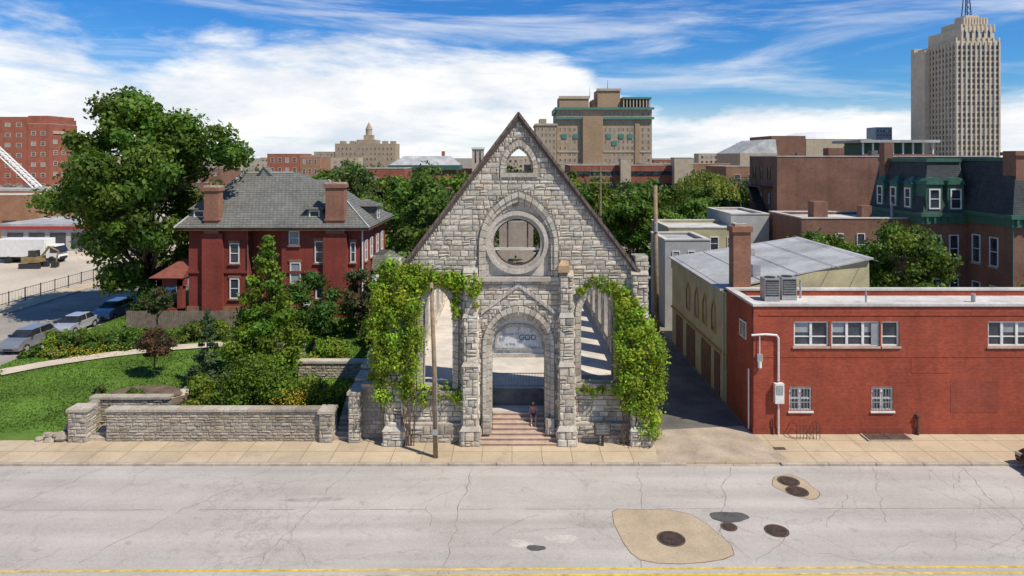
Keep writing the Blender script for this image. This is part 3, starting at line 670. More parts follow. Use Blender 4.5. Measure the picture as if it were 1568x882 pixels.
# poles
e=empty('utility_pole',(-3.95,-2.1,0)); mb=MB(); mb.tube([(-3.93,-2.1,-.1),(-4.0,-2.08,4.5),(-4.17,-2.05,9.0)],[.14,.12,.095],10)
mb.obj('pole',WOODP,e,smooth=True); mb=MB(); mb.box(-4.1,-3.8,-2.27,-2.24,1.2,1.5,0); mb.tube([(-3.8,-2.2,0),(-3.9,-2.2,4.2)],[.025,.025],6); mb.obj('guard_and_tag',GALV,e)
mb=MB(); mb.tube([(-4.12,-2.2,8.6),(-4.12,-2.2,8.75)],[.05,.05],8); mb.obj('insulator',DARK,e)
e=empty('utility_pole',(12.7,22,0)); mb=MB(); mb.tube([(12.6,22,-.1),(12.5,22,6),(12.45,22,13)],[.24,.21,.17],10); mb.box(12.15,12.75,21.9,22.1,12.2,12.3); mb.obj('pole',WOODP,e,smooth=True)
mb=MB(); mb.tube([(12.45,21.75,9.0),(12.45,21.75,9.8)],[.16,.16],10); mb.obj('transformer_can',GALV,e)
e=empty('utility_pole',(11.3,50,0)); mb=MB(); mb.tube([(11.3,50,-.1),(11.3,50,14.2)],[.2,.13],8)
for z in (13.6,12.9,12.1): mb.box(9.9,12.7,49.9,50.1,z,z+.14)
for z in (13.8,13.1):
    for x in (10,10.6,12,12.6): mb.tube([(x,50,z-.06),(x,50,z+.2)],[.05,.04],6)
mb.obj('pole_and_crossarms',WOODP,e)
mb=MB()
for x in (10,12.6):
    for z in (13.9,13.2):
        a=Vector((x,50,z)); b=Vector((12.45+(x-11.3)*.2,22,12.3)); pts=[a.lerp(b,i/8)+Vector((0,0,-4*.7*(i/8)*(1-i/8))) for i in range(9)]; mb.tube(pts,[.012]*9,4)
mb.obj('overhead_wires',DARK)
# ================================================================== GARDEN WALLS
k=dict(sh=(.1,.22),sw=(.2,.6),dp=(.02,.08),base=(.46,.40,.31))
gw=empty('stone_garden_wall',(-16,0,0)); mb=MB()
stone_box(mb,-22.1,-10.5,-.1,.35,0,1.62,'FLRB',**k)
for i in range(9):
    a=-22.15+i*1.295; mb.box(a+.01,a+1.285,-.2,.45,1.62,1.75,0,scol((.50,.43,.34)))
mb.obj('wall',STONE,gw)
def pier(name,x0,x1,y0,y1,h,base=(.50,.445,.36)):
    e=empty(name,((x0+x1)/2,y0,0)); mb=MB(); stone_box(mb,x0,x1,y0,y1,0,h-.15,'FLRB',sh=(.15,.3),sw=(.25,.6),dp=(.02,.08),base=base); mb.box(x0-.08,x1+.08,y0-.08,y1+.08,h-.15,h,0,(.54,.47,.37)); mb.obj('pier',STONE,e)
pier('stone_gate_pier',-24.1,-23.1,-.25,.6,1.8); pier('stone_gate_pier',-10.45,-9.75,-.3,.6,1.72)
pier('stone_stair_pier',-8.85,-8.25,-.35,.5,2.75,(.57,.5,.4)); 
e=empty('stone_retaining_wall',(-7.5,.4,0)); mb=MB(); stone_box(mb,-8.24,-6.85,.3,.7,0,2.85,'FL',sh=(.2,.3),sw=(.3,.7),dp=(.01,.05),base=(.5,.445,.36)); mb.box(-8.3,-6.85,.22,.8,2.85,3.0,0,(.6,.52,.41)); mb.obj('wall',STONE,e)
e=empty('stepped_stair_wall',(-8.6,3,0)); mb=MB()
for i,(ya,yb,h) in enumerate(((.5,2.0,2.55),(2.0,3.6,2.75),(3.6,5.4,3.0),(5.4,7.4,3.25),(7.4,9.6,3.3))):
    stone_box(mb,-8.95,-8.35,ya,yb,0,h-.13,'FL',sh=(.2,.3),sw=(.3,.7),dp=(.01,.05),base=(.48,.43,.34)); mb.box(-9.03,-8.27,ya-.08,yb-.09,h-.13,h+.03,0,(.64,.55,.43))
stone_box(mb,-9.0,-6.8,9.6,10.2,0,3.2,'F',base=(.48,.43,.34)); mb.box(-9.1,-6.8,9.5,10.3,3.2,3.35,0,(.6,.52,.41))
mb.obj('wall',STONE,e)
e=empty('garden_stair',(-9.4,1.5,0)); mb=MB()
for i in range(10): mb.box(-9.74,-8.96,.1+i*.32,.1+(i+1)*.32 if i<9 else 5.2,0,.15*(i+1),0,scol((.5,.44,.36)))
mb.obj('steps',STONE,e)
e=empty('stone_garden_wall',(-13,9,0)); mb=MB(); stone_box(mb,-14.5,-9.6,9,9.5,.2,1.5,'FL',**k); mb.box(-14.6,-9.5,8.9,9.6,1.5,1.65,0,(.6,.52,.41)); stone_box(mb,-18.6,-15.6,14,14.4,.3,1.3,'FL',**k); mb.box(-18.7,-15.5,13.9,14.5,1.3,1.42,0,(.58,.5,.4)); mb.obj('wall',STONE,e)
e=empty('stone_garden_wall',(-22,2.4,0)); mb=MB(); stone_box(mb,-24.2,-19.8,2.0,2.4,0,1.55,'FL',**k); mb.box(-24.3,-19.7,1.9,2.5,1.55,1.68,0,(.5,.43,.34)); stone_box(mb,-24.1,-23.7,.61,2.0,0,1.55,'FLR',**k); mb.obj('wall',STONE,e)
e=empty('gate_steps',(-22.6,.5,0)); mb=MB()
for i in range(3): mb.box(-23.05,-22.15,.0+i*.35,.35+i*.35 if i<2 else 2,0,.14*(i+1),0,scol((.5,.44,.36)))
mb.obj('steps',STONE,e)
e=empty('rubble_stones',(-24.9,0,0)); mb=MB(); random.seed(31)
for i in range(26):
    x=U(-25.9,-24.15); s_=U(.12,.28); z=U(0,max(.1,(x+26.1)*.42)); mb.ell((x,U(-.1,.5),z*.8),(s_*1.4,s_,s_*.7),0,6,4,scol((.46,.40,.32)))
mb.obj('stones',STONE,e)
# ================================================================== PLANTS
G1=(.115,.195,.022); G2=(.08,.15,.022); G3=(.055,.105,.02); G4=(.18,.25,.025)
def keepoak(x,y,z,R):
    if x>-32.2+R*.2 and z<14.2 and y>24: return False
    if x>-31.5 and z<11: return False
    return True
tree('large_oak_tree',-35.3,29.5,.2,21.0,9.0,2.4,(.098,.17,.022),52000,.25,135,seed=14,tr=.55,cr=(.085,.17),ry=8,limbs=70,keep=keepoak,rag=.36,lobe=.13)
tree('bald_cypress_tree',-16.4,8.5,.4,9.7,2.5,1.4,(.12,.20,.018),15000,.13,50,'cone',tr=.16,seed=3,cr=(.22,.36))
tree('young_spruce_tree',-20.0,7.5,.4,5.0,1.15,.3,(.055,.10,.045),5000,.09,34,'cone',tr=.07,seed=4,cr=(.2,.32))
tree('purple_leaf_tree',-24.4,9.3,.4,3.4,1.3,1.3,(.10,.062,.035),3800,.09,22,seed=5,tr=.07,cr=(.2,.34))
tree('small_tree',-29.5,19.5,.5,4.3,1.4,1.6,(.07,.085,.03),3000,.11,18,seed=6,tr=.08)
tree('garden_tree',-15.2,15,.5,6.0,2.2,1.0,(.06,.115,.02),8000,.13,34,seed=8,tr=.12)
tree('garden_tree',-12.6,19,.5,5.6,2.0,1.2,(.08,.085,.035),6000,.13,30,seed=9,tr=.12)
shrub('large_shrub',-15.6,4.2,.3,2.5,1.7,2.7,(.12,.19,.018),13000,.09,40,seed=2)
shrub('shrub',-18.6,3.8,.3,1.3,1.2,1.7,(.17,.23,.025),4500,.09,20,seed=3)
shrub('shrub',-12.0,3.4,.3,1.9,1.3,1.7,(.17,.22,.025),6500,.09,24,seed=4)
shrub('shrub',-17.2,9.0,.4,2.0,1.5,2.2,G2,6500,.1,24,seed=5)
shrub('shrub',-23.6,5.2,.4,.9,.7,.55,(.09,.13,.03),1200,.08,10,seed=6)
shrub('red_flower_shrub',-26.4,6.6,.3,.6,.5,.4,(.09,.12,.03),800,.07,8,seed=61)
random.seed(41)
for i in range(30):
    x=-36+i*.72+U(-.3,.3); y=16.6+U(-.6,1)+max(0,(x+30))*.14
    shrub('hedge_shrub',x,y+ (1.2 if x>-27 else 0),.5,U(.8,1.3),U(.8,1.2),U(.8,1.4),random.choice([G1,G2,G4,(.12,.17,.03),(.08,.14,.025)]),1200,.11,9,seed=100+i)
    random.seed(41+i)
for i in range(12):
    x=-36.4+i*.75; y=10.6+U(-.8,.6)+i*.3; shrub('flowering_perennial',x,y+2.6,.45,U(.6,.9),U(.5,.8),U(.4,.8),random.choice([G2,G1,(.13,.16,.04)]),800,.09,7,seed=150+i); random.seed(77+i)
for i,(x,y,r,h,c) in enumerate(((-14,21,1.8,2.4,G1),(-10.5,17,2.0,2.0,G2),(-12,24,2,2.6,G1),(-17,22.5,1.6,2.2,G2),(-9.8,22,1.7,2.6,G1),(-19.8,20.5,1.6,2.0,G4),(-22,22,1.5,1.7,G2),(-8.6,13.5,1.3,1.6,G4),(-13.2,12.3,1.9,1.5,G4),(-35.5,9.0,.8,.7,G4),(-35.6,6.6,1.0,.4,G2),(-25,19.5,1.2,1.6,G3),(-10,3.6,.9,1.4,G4),(-34,26,1.8,2.5,G3))):
    shrub('shrub',x,y,.4,r,r*.8,h,c,int(1700*r),.11,14,seed=200+i)
n=900; fx=np.concatenate([rng.normal(-12.2,.9,n//2),rng.normal(-33,1.8,n//2)]); fy=np.concatenate([rng.normal(2.6,.4,n//2),rng.normal(13.8,.7,n//2)]); C=np.stack([fx,fy,np.concatenate([rng.uniform(1,1.9,n//2),rng.uniform(.7,1.3,n//2)])],1)
leafmesh('yellow_flowers',C,np.tile([0,-.5,1.],(n,1)),np.tile([.55,.38,.03],(n,1))*rng.uniform(.7,1.1,(n,1)),.06)
e=empty('wooden_fence',(-29,22.5,.5)); mb=MB(); x=-33.8
while x<-20: mb.box(x,x+.17,22.5,22.53,.45,2.0+U(-.03,.03),0); x+=.19
mb.box(-33.8,-20,22.54,22.6,.9,1.0); mb.box(-33.8,-20,22.54,22.6,1.6,1.7)
mb.obj('pickets',FENCEW,e)
e=empty('wooden_fence',(-11.5,25,.5)); mb=MB(); x=-14
while x<-8: mb.box(x,x+.17,26,26.03,.45,2.3,0); x+=.19
mb.obj('pickets',FENCEW,e)
# ================================================================== LEFT HOUSE
def house():
    e=empty('brick_house',(-22.2,32,.5)); mb=MB(); z0=.3; ez=8.65; yf=26.7
    mb.box(-30.3,-24.8,yf,38,z0,ez,0); mb.box(-24.8,-21.6,yf+1.2,38,z0,ez,0); mb.box(-21.6,-14.1,yf,38.5,z0,ez,0)
    mb.box(-30.45,-24.65,yf-.12,yf-.003,z0,1.5,5); mb.box(-21.7,-14.0,yf-.12,yf-.003,z0,1.5,5)
    mb.box(-17.6,-15.4,yf-.45,yf-.003,z0,ez-.3,0); mb.box(-28.9,-27.0,yf-.4,yf-.003,z0,ez-.3,0)
    for x0,x1 in ((-30.3,-24.8),(-21.6,-14.1)): mb.box(x0,x1,yf-.14,yf-.004,4.6,4.8,0)
    mb.box(-31.2,-13.3,yf-.75,39.3,ez,ez+.28,4)
    for (x,z,w_,h_,y,g) in ((-20.4,7.2,1.0,1.35,yf,3),(-17.95,5.55,1.05,2.05,yf,2),(-20.3,3.6,1.0,2.0,yf,3),(-19.2,1.6,.7,.5,yf,2),(-17.9,2.2,1.0,1.9,yf,2),(-23.2,5.4,1.0,2.0,yf+1.2,2),(-26.0,5.5,.9,1.9,yf,2),(-26,2.2,.9,1.9,yf,2),(-14.9,5.6,.5,1.9,yf,2)):
        win(mb,(x,y,z),'F',w_,h_,1,g,1,2,.09,.09,sill=5)
        mb.box(x-w_/2-.12,x+w_/2+.12,y-.1,y-.004,z+h_+.02,z+h_+.26,5)
    for (yy,z) in ((28.5,5.5),(31,5.5),(34,5.5),(36.5,5.5),(28.5,2),(34,2)): win(mb,(-14.1,yy,z),'R',1.0,2.0,1,2,1,2,.09,.09,sill=5)
    mb.tube([(-14.0,yf-.1,z0),(-14.0,yf-.1,ez)],[.07]*2,6,1); mb.tube([(-24.75,yf-.1,z0),(-24.75,yf-.1,ez)],[.07]*2,6,4); mb.tube([(-13.95,32.4,z0),(-13.95,32.4,ez)],[.07]*2,6,4)
    mb.obj('walls_and_windows',[HOUSEBR,WHITE,GLASS,BLIND,BROWNP,CHIM],e)
    r=MB(); x0,x1,y0,y1=-31.3,-13.2,yf-.85,39.4; zz=ez+.281; R0,R1,RY0,RY1,RZ=-27.2,-22.2,32.0,34.0,13.9
    r.frustum(x0,x1,y0,y1,zz,R0,R1,RY0,RY1,RZ,0)
    r.frustum(-22.4,-13.25,yf-.83,36,zz+.002,-19.8,-18.3,30.8,31.6,13.2,0)
    r.add([(-26.1,31.6,13.3),(-23.9,31.6,13.3),(-25,31.3,14.5),(-25,33.5,14.4)],[(0,1,2),(1,3,2),(0,2,3)],0)
    r.add([(-25.5,31.55,13.45),(-24.5,31.55,13.45),(-25,31.35,14.2)],[(0,1,2)],1)
    for a,b in (((x0,y0,zz),(R0,RY0,RZ)),((x1,y0,zz),(-18.3,30.8,13.2)),((R0,RY0,RZ),(R1,RY0,RZ))): r.tube([a,b],[.09,.09],5,1)
    r.obj('hipped_roof',[SLATE,ROOFG],e)
    c=MB()
    for cx,w_,top,dp_ in ((-28.0,1.35,12.8,1.0),(-16.5,1.75,13.1,1.1)):
        c.box(cx-w_/2,cx+w_/2,yf-.45,yf+dp_-.45,ez-.3,top-.5,0); c.box(cx-w_/2-.12,cx+w_/2+.12,yf-.57,yf+dp_-.33,top-.5,top-.15,0); c.box(cx-w_/2-.03,cx+w_/2+.03,yf-.48,yf+dp_-.42,top-.15,top,1)
        c.box(cx-w_/2-.09,cx+w_/2+.09,yf-.54,yf+dp_-.36,ez+.9,ez+1.05,0)
        for s_ in (-.3,.3): c.tube([(cx+s_,yf+.1,top),(cx+s_,yf+.1,top+.3)],[.13,.11],8,0)
    c.obj('chimneys',[CHIM,CAPST],e)
    d=MB()
    for cx in (-29.45,-18.6):
        ya=yf+.3
        d.box(cx-.75,cx+.75,ya,ya+3,ez+.3,ez+1.9,0); win(d,(cx,ya,ez+.6),'F',1.0,1.2,1,2,1,2,.1,.08)
        d.add([(cx-1.0,ya-.25,ez+1.9),(cx+1.0,ya-.25,ez+1.9),(cx+1.0,ya+3,ez+1.9),(cx-1.0,ya+3,ez+1.9),(cx,ya+.5,ez+2.75),(cx,ya+3.4,ez+2.75)],[(0,1,4),(1,2,5,4),(3,0,4,5),(0,3,2,1)],3)
    d.box(-14.9,-13.6,31,33.2,ez+.3,ez+1.9,0); win(d,(-13.6,32,ez+.6),'R',1.1,1.1,1,2,1,2)
    d.frustum(-15.2,-13.3,30.7,33.5,ez+1.9,-15.0,-14.9,31.6,32.4,ez+2.6,3)
    d.obj('dormers',[SLATE,WHITE,GLASS,SLATE],e)
    p=MB(); 
    for (a,b) in ((-33.0,-32.5),(-31.1,-30.6)): p.box(a,b,yf-.6,yf,z0,4.1,0)
    p.box(-33.0,-30.4,yf-.6,yf,3.5,4.3,0); p.box(-33.0,-30.6,yf-.6,yf-.1,z0,1.4,0); p.box(-33,-32.6,yf,yf+4,z0,1.4,0); p.box(-33,-32.6,yf+3.6,yf+4,1.4,4.3,0); p.box(-33,-32.6,yf,yf+3.6,3.5,4.3,0)
    p.frustum(-33.5,-30.31,yf-1.1,yf+4.6,4.3,-31.3,-30.31,yf+.8,yf+3.4,5.8,1)
    p.obj('porch',[HOUSEBR,nmat('red_porch_roof',(.22,.07,.05),.2,2,.8,.2)],e)
    p=MB(); p.box(-13.9,-11.4,31,36,z0,4.2,0); p.frustum(-14.0,-11.0,30.5,36.5,4.2,-14.0,-13.0,31.5,35.5,5.6,1)
    for i in range(8): a=-13.9+i*.34; p.add([(a,30.9,3.9),(a+.34,30.9,3.9),(a+.34,29.7,3.1),(a,29.7,3.1)],[(0,1,2,3)],2 if i%2 else 3)
    win(p,(-12.6,31,1.4),'F',1.3,1.5,2,4,2,2)
    p.obj('side_porch',[HOUSEBR,SLATE,WHITE,nmat('blue_awning',(.10,.18,.28),.2,2,.7,0),GLASS],e)
house()
# ================================================================== RIGHT RED BUILDING
def redb():
    e=empty('red_brick_building',(25,3,0)); yf=.85; x0=13.5; top=7.15
    W=[(15.75,17.72,4.9,6.3),(17.85,20.55,4.9,6.3),(20.65,21.65,4.9,6.3),(26.6,29.1,4.9,6.3),(29.3,31.5,4.9,6.3),(15.5,16.75,1.3,2.65),(20.1,21.3,1.3,2.65),(34.5,37,4.9,6.3),(33,34.2,1.3,2.65)]
    rect=lambda a,b,c,d:[(a,c),(b,c),(b,d),(a,d)]
    plate('front_wall',[(x0,0),(60,0),(60,top),(x0,top)],[rect(*w_) for w_ in W],yf,yf+.3,REDPAINT,e)
    plate('alley_wall',[(yf+.3,0),(5.6,0),(5.6,top),(yf+.3,top)],[rect(2.0,3.2,4.9,6.0)],x0,x0+.3,REDPAINT,e,axis='X')
    mb=MB(); mb.box(x0+.3,60,5.3,5.6,0,top,0); mb.box(x0+.3,60,yf+.3,5.3,top-.6,top-.32,1)
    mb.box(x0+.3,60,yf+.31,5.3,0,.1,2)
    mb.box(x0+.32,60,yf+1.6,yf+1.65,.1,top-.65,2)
    mb.box(x0-.06,60,yf-.08,yf+.42,top,top+.13,3); mb.box(x0-.06,x0+.4,yf+.43,5.7,top,top+.13,3); mb.box(x0+.41,60,5.25,5.7,top,top+.13,3)
    mb.box(x0-.05,60,yf-.03,yf-.004,0,.35,4); mb.box(x0+.3,60,yf-.035,yf-.004,6.62,6.7,5); mb.box(x0+.3,60,yf-.02,yf-.003,4.3,4.36,5)
    mb.box(22.3,24.4,yf-.012,yf-.003,3.4,4.2,5); mb.box(24.5,27.2,yf-.012,yf-.003,1.2,3.0,4)
    mb.obj('roof_and_parapet',[REDPAINT,ROOFW,DKWALL,ROOFW,brickmat('brick_base_dark',(.35,.08,.046),(.30,.068,.04),(.24,.06,.04),.3),REDPAINT],e)
    m=MB()
    for (a,b,c,d) in W:
        hi=c>4; n=2 if b-a<2.2 else 3
        if b-a<1.3: n=1 if hi else 2
        yb=yf+.14
        m.box(a,b,yb+.02,yb+.04,c,d,1)
        f=.09
        m.box(a,b,yb-.06,yb+.01,c,c+f,0); m.box(a,b,yb-.06,yb+.01,d-f,d,0); m.box(a,a+f,yb-.06,yb+.01,c+f,d-f,0); m.box(b-f,b,yb-.06,yb+.01,c+f,d-f,0)
        for i in range(1,n): u=a+(b-a)*i/n; m.box(u-.07,u+.07,yb-.055,yb+.01,c+f,d-f,0)
        if hi:
            m.box(a+f,b-f,yb-.03,yb+.012,(c+d)/2-.2,(c+d)/2-.14,0)
            for i in range(n):
                if random.random()<.5: u0=a+(b-a)*i/n+.1; m.box(u0,u0+(b-a)/n-.2,yb+.012,yb+.018,d-.65,d-.1,2)
        else:
            for i in range(7): u=a+.1+(b-a-.2)*i/6; m.box(u-.012,u+.012,yf-.05,yf-.02,c+.05,d-.05,3)
            for z in (c+.1,c+.5,d-.1): m.box(a+.04,b-.04,yf-.055,yf-.02,z-.015,z+.015,3)
            m.box(a+f,b-f,yb-.04,yb+.012,(c+d)/2-.05,(c+d)/2+.05,0)
        m.box(a-.08,b+.08,yf-.08,yf+.13,c-.1,c-.003,0 if not hi else 4)
    m.box(17.72,17.85,yf+.03,yf+.28,4.9,6.3,0); m.box(20.55,20.65,yf+.03,yf+.28,4.9,6.3,0); m.box(20.1,20.5,yf+.06,yf+.1,5.0,6.2,2)
    win(m,(x0,2.6,4.95),'L',1.15,1.0,0,1,2,1,.08,.03)
    m.obj('windows',[WHITE,GLASS,BLIND,GALV,CAPST],e)
    p=MB(); P=[(13.35,yf-.1,5.55),(14.1,yf-.1,5.6),(14.75,yf-.1,5.55),(14.85,yf-.1,5.4),(14.85,yf-.1,3.0)]
    p.tube(P,[.06]*5,8); p.tube([(14.85,yf-.1,2.0),(14.85,yf-.1,.0)],[.05]*2,6); p.box(14.6,15.1,yf-.3,yf-.01,1.8,2.9,0)
    p.box(14.66,15.03,yf-.32,yf-.3,2.3,2.8,1)
    p.box(13.65,13.95,yf-.2,yf-.01,4.1,4.5,1); p.tube([(13.8,yf-.12,3.75),(13.8,yf-.12,4.1)],[.11]*2,10); p.tube([(13.8,yf-.1,4.5),(13.8,yf-.1,5.5)],[.03]*2,6)
    p.tube([(13.4,yf+.5,.1),(13.4,yf+.5,3.5)],[.05]*2,6)
    p.tube([(22.6,yf-.12,0),(22.6,yf-.12,1.05)],[.07]*2,8,2); p.box(22.5,22.7,yf-.2,yf-.02,1.05,1.15,2)
    p.tube([(14.55,yf-.08,0),(14.55,yf-.08,.9)],[.04]*2,6,2)
    p.obj('conduit_and_meters',[WHITE,GALV,RUST],e)
    h=MB(); h.box(19.4,21.9,yf-1.0,yf-.1,.0,.08,0); h.box(19.5,20.6,yf-.95,yf-.15,.08,.11,1); h.box(20.65,21.8,yf-.95,yf-.15,.08,.11,1); h.obj('cellar_hatch',[CAPST,RUST],e)
    r=MB()
    for z in (.35,.75): r.box(15.6,16.9,yf-.75,yf-.72,z,z+.03); r.box(15.6,15.63,yf-.75,yf-.05,z,z+.03); r.box(16.87,16.9,yf-.75,yf-.05,z,z+.03)
    for i in range(8): u=15.6+i*.18; r.box(u,u+.025,yf-.75,yf-.725,0,.78)
    r.obj('area_railing',RUST,e)
    a=MB()
    for cx,cy in ((15.6,4.0),(16.75,4.3)):
        a.box(cx-.45,cx+.45,cy-.4,cy+.4,top-.3,top+1.05,0); a.box(cx-.4,cx+.4,cy-.42,cy-.4,top,top+.95,1); a.tube([(cx,cy,top+1.05),(cx,cy,top+1.1)],[.32]*2,16,1)
        for i in range(8): a.box(cx-.38,cx+.38,cy-.43,cy-.42,top+.08+i*.1,top+.11+i*.1,0)
    a.tube([(21.0,3.2,top-.3),(21.0,3.2,top+.35)],[.06]*2,8,0); a.tube([(17.7,4.6,top-.3),(17.7,4.6,top+.8)],[.07]*2,8,0); a.tube([(27.5,3.4,top-.3),(27.5,3.4,top+.2)],[.12]*2,8,0)
    a.obj('rooftop_units',[GALV,DARK],e)
    c=MB(); c.box(13.95,15.05,5.7,6.6,0,11.0,0); c.box(13.85,15.15,5.6,6.7,10.75,11.1,0); c.box(14.1,14.9,5.85,6.45,11.1,11.25,1); c.obj('chimney',[CHIM,CAPST],e)
redb()
e=empty('alley_workshop',(18,13,0)); y0,y1=5.62,20
mb=MB(); xa,xb=13.45,23.9; yw=8.4
mb.add([(xa,y0,0),(xb,y0+2.5,0),(xb,y1,0),(xa,y1,0),(xa,y0,7.0),(xb,yw,8.6),(xb,y1,8.6),(xa,y1,7.0)],[(0,3,7,4),(0,4,5,1),(1,5,6,2),(2,6,7,3)],0)
mb.add([(xa-.25,y0+.4,6.98),(xb+.15,yw-.3,8.68),(xb+.15,y1+.2,8.68),(xa-.25,y1+.2,6.98),(xa-.25,y0+.4,7.08),(xb+.15,yw-.3,8.78),(xb+.15,y1+.2,8.78),(xa-.25,y1+.2,7.08)],[(4,5,6,7),(0,1,5,4),(3,0,4,7),(1,2,6,5)],1)
for i in range(5): xx=xa+.1+i*2.5; zz=7.1+(xx-xa+.2)*.163; mb.tube([(xx,y0+1.0,zz),(xx,y1,zz)],[.02,.02],4,1)
for yy in (8.2,10.3,12.4,14.8): 
    mb.box(xa-.06,xa-.002,yy-.5,yy+.5,3.8,3.92,2)
    P=arch(yy,.5,3.92,5.0,6.0,5); q=arch(yy,.36,3.92,5.0,5.8,5)
    n=len(P); vs=[(xa-.06,a,b) for a,b in P]+[(xa-.06,a,b) for a,b in q]+[(xa,a,b) for a,b in P]; mb.add(vs,[(i,i+1,n+i+1,n+i) for i in range(n-1)]+[(i,2*n+i,2*n+i+1,i+1) for i in range(n-1)],2)
    mb.add([(xa-.03,a,b) for a,b in q],[tuple(range(n))],3)
for yy,w_ in ((7.4,1.2),(10,2.2),(14,2.4),(17.5,2)): mb.box(xa-.05,xa-.002,yy-w_/2,yy+w_/2,0,2.7,4)
mb.box(xa-.12,xa-.003,y0,y1,2.9,3.05,2); mb.tube([(xa-.1,y0+.3,0),(xa-.1,y0+.3,7)],[.05]*2,6,5)
mb.box(16,16.5,8,8.5,7.4,8.3,5); mb.box(17.8,18.6,15,15.8,7.7,8.4,5)
mb.obj('walls_roof_windows',[CREAM,ROOFG,GOLD,GLASS,BROWNP,GALV],e)
bld('grey_garage',13.9,18,24.7,31,7.9,GREYW,roof=ROOFG,parapet=.25,grids=[dict(face='F',plane=24.7,u0=14.2,u1=17,z0=5,z1=7.5,nc=2,nr=1)])
bld('cream_low_building',15.8,24,31.5,40,8.3,CREAM,roof=ROOFW,parapet=.3,grids=[dict(face='F',plane=31.5,u0=16,u1=23,z0=5.5,z1=8,nc=4,nr=1)])
def rx1(mb):
    mb.box(30.2,31.6,31,32.4,8.8,11.0,0); mb.box(35,36,31,32,8.8,10.6,0); mb.tube([(38,31,9),(38,31,11)],[.12]*2,6,4)
bld('brick_rowhouse',28,41.2,28.7,37,9.5,BROWNBR,roof=ROOFW,parapet=.3,extra=rx1,grids=[dict(face='F',plane=28.7,u0=28.5,u1=41,z0=1,z1=9,nc=6,nr=2,wf=.38,hf=.55,sill=5)],cornice=None)
bld('white_roof_shed',23.5,27.6,36,45,9.3,GREYW,roof=ROOFW,parapet=.2)
def wh(mb):
    win(mb,(50.3,47.7,9.9),'F',2.0,3.0,1,2,2,2,.15,.1,sill=5); win(mb,(37,47.7,3),'F',2,3,1,2,2,2); win(mb,(43,47.7,3),'F',2,3,1,2,2,2)
    for i in range(3): z=5+i*3.3; mb.box(31.4,32.95,49,56,z,z+.12,1); mb.add([(31.5,50+(i%2)*3,z-3.2),(31.5,54-(i%2)*3,z),(32.7,54-(i%2)*3,z),(32.7,50+(i%2)*3,z-3.2)],[(0,1,2,3)],1)
    for i in range(3):
        z=5+i*3.3
        for k in range(12): mb.box(31.4,31.44,49+k*.6,49.04+k*.6,z+.12,z+1.1,1)
        mb.box(31.4,31.44,49,56,z+1.1,z+1.15,1)
    mb.box(40,42,49,50.5,15,16.6,0); mb.box(46,46.8,50,51,15,16.3,4); mb.box(36,36.5,49,49.5,15,16,4)
bld('brown_brick_warehouse',33,60,47.7,57.5,15.5,BROWNBR,frame=DARK,roof=ROOFD,extra=wh,grids=[dict(face='L',plane=33,u0=49,u1=57,z0=2,z1=15,nc=3,nr=4,wf=.4,hf=.5)])
def mansard():
    e=empty('mansard_brick_building',(46,26,0))
    mb=MB(); 
    for (x0,x1,y0,y1,cz,tz) in ((42.6,70,20.7,36,10.2,15.1),(38.6,42.6,26.7,36,9.9,15.0)):
        mb.box(x0,x1,y0,y1,-.1,cz,0); mb.box(x0-.5,x1+.0,y0-.5,y1,cz,cz+.35,1); mb.box(x0-.3,x1,y0-.3,y1,cz-.7,cz-.003,1)
        k=x0
        while k<x1-.3: mb.box(k,k+.18,y0-.46,y0-.305,cz-.5,cz-.004,1); k+=.7
        mb.frustum(x0-.2,x1,y0-.2,y1,cz+.35,x0+.9,x1,y0+.9,y1,tz,2); mb.box(x0+.7,x1,y0+.7,y1,tz,tz+.35,1)
    dm=[(u,20.7) for u in (46.0,50.5,55,59.5)]+[(39.5,26.7),(41.5,26.7)]
    for u,y0 in dm:
        z=11.0 if y0<25 else 10.6; mb.box(u-.75,u+.75,y0-.15,y0+2,z-.3,z+2.3,1); win(mb,(u,y0-.15,z),'F',1.05,1.9,3,4,1,2,.12,.08)
        A=[(u+.85*math.cos(a*math.pi/6),z+2.3+.7*math.sin(a*math.pi/6)) for a in range(7)]; vs=[(x,y0-.3,q) for x,q in A]+[(x,y0+2,q) for x,q in A]
        mb.add(vs,[tuple(range(7))]+[(i,i+7,i+8,i+1) for i in range(6)],1)
    for yy in (29.0,31.5,34): 
        mb.box(38.45,40,yy-.7,yy+.7,10.3,12.9,1); win(mb,(38.45,yy,10.6),'L',1.0,1.9,3,4,1,2,.12,.08); mb.frustum(38.3,40,yy-.85,yy+.85,12.9,38.9,40,yy-.2,yy+.2,13.6,1)
    for u in (44.3,47.5,51,55): 
        for z in (1.5,5.8): win(mb,(u,20.7,z),'F',1.1,2.6,3,5,1,2,.1,.08,sill=6)
    for yy in (23,25.3): 
        for z in (1.5,5.8): win(mb,(42.6,yy,z),'L',1.1,2.6,3,4,1,2,.1,.08,sill=6)
    for u in (39.8,41.4):
        for z in (1.5,5.6): win(mb,(u,26.7,z),'F',.9,2.6,3,4,1,2,.1,.08,sill=6)
    mb.box(43.2,44.6,21.2,22.8,11,16,0); mb.box(43.05,44.75,21.05,22.95,15.6,15.9,0); mb.box(38.9,39.8,34,35,12,17,0)
    mb.tube([(42.45,20.6,0),(42.45,20.6,10)],[.07]*2,6,1)
    mb.obj('walls_mansard_dormers',[BROWNBR,GREEN,MANSARD,WHITE,GLASS,BLIND,CAPST],e)
mansard()
SG=(.11,.175,.025)
tree('street_tree',31.6,17.5,0,10.0,3.9,3.2,SG,14000,.17,50,seed=21,tr=.2,cr=(.15,.27))
tree('street_tree',25.9,20,0,9.2,3.0,4,SG,8000,.17,34,seed=22,tr=.16)
tree('street_tree',40.5,14,0,6.6,2.4,1.5,(.12,.18,.025),5000,.16,24,seed=23,tr=.14)
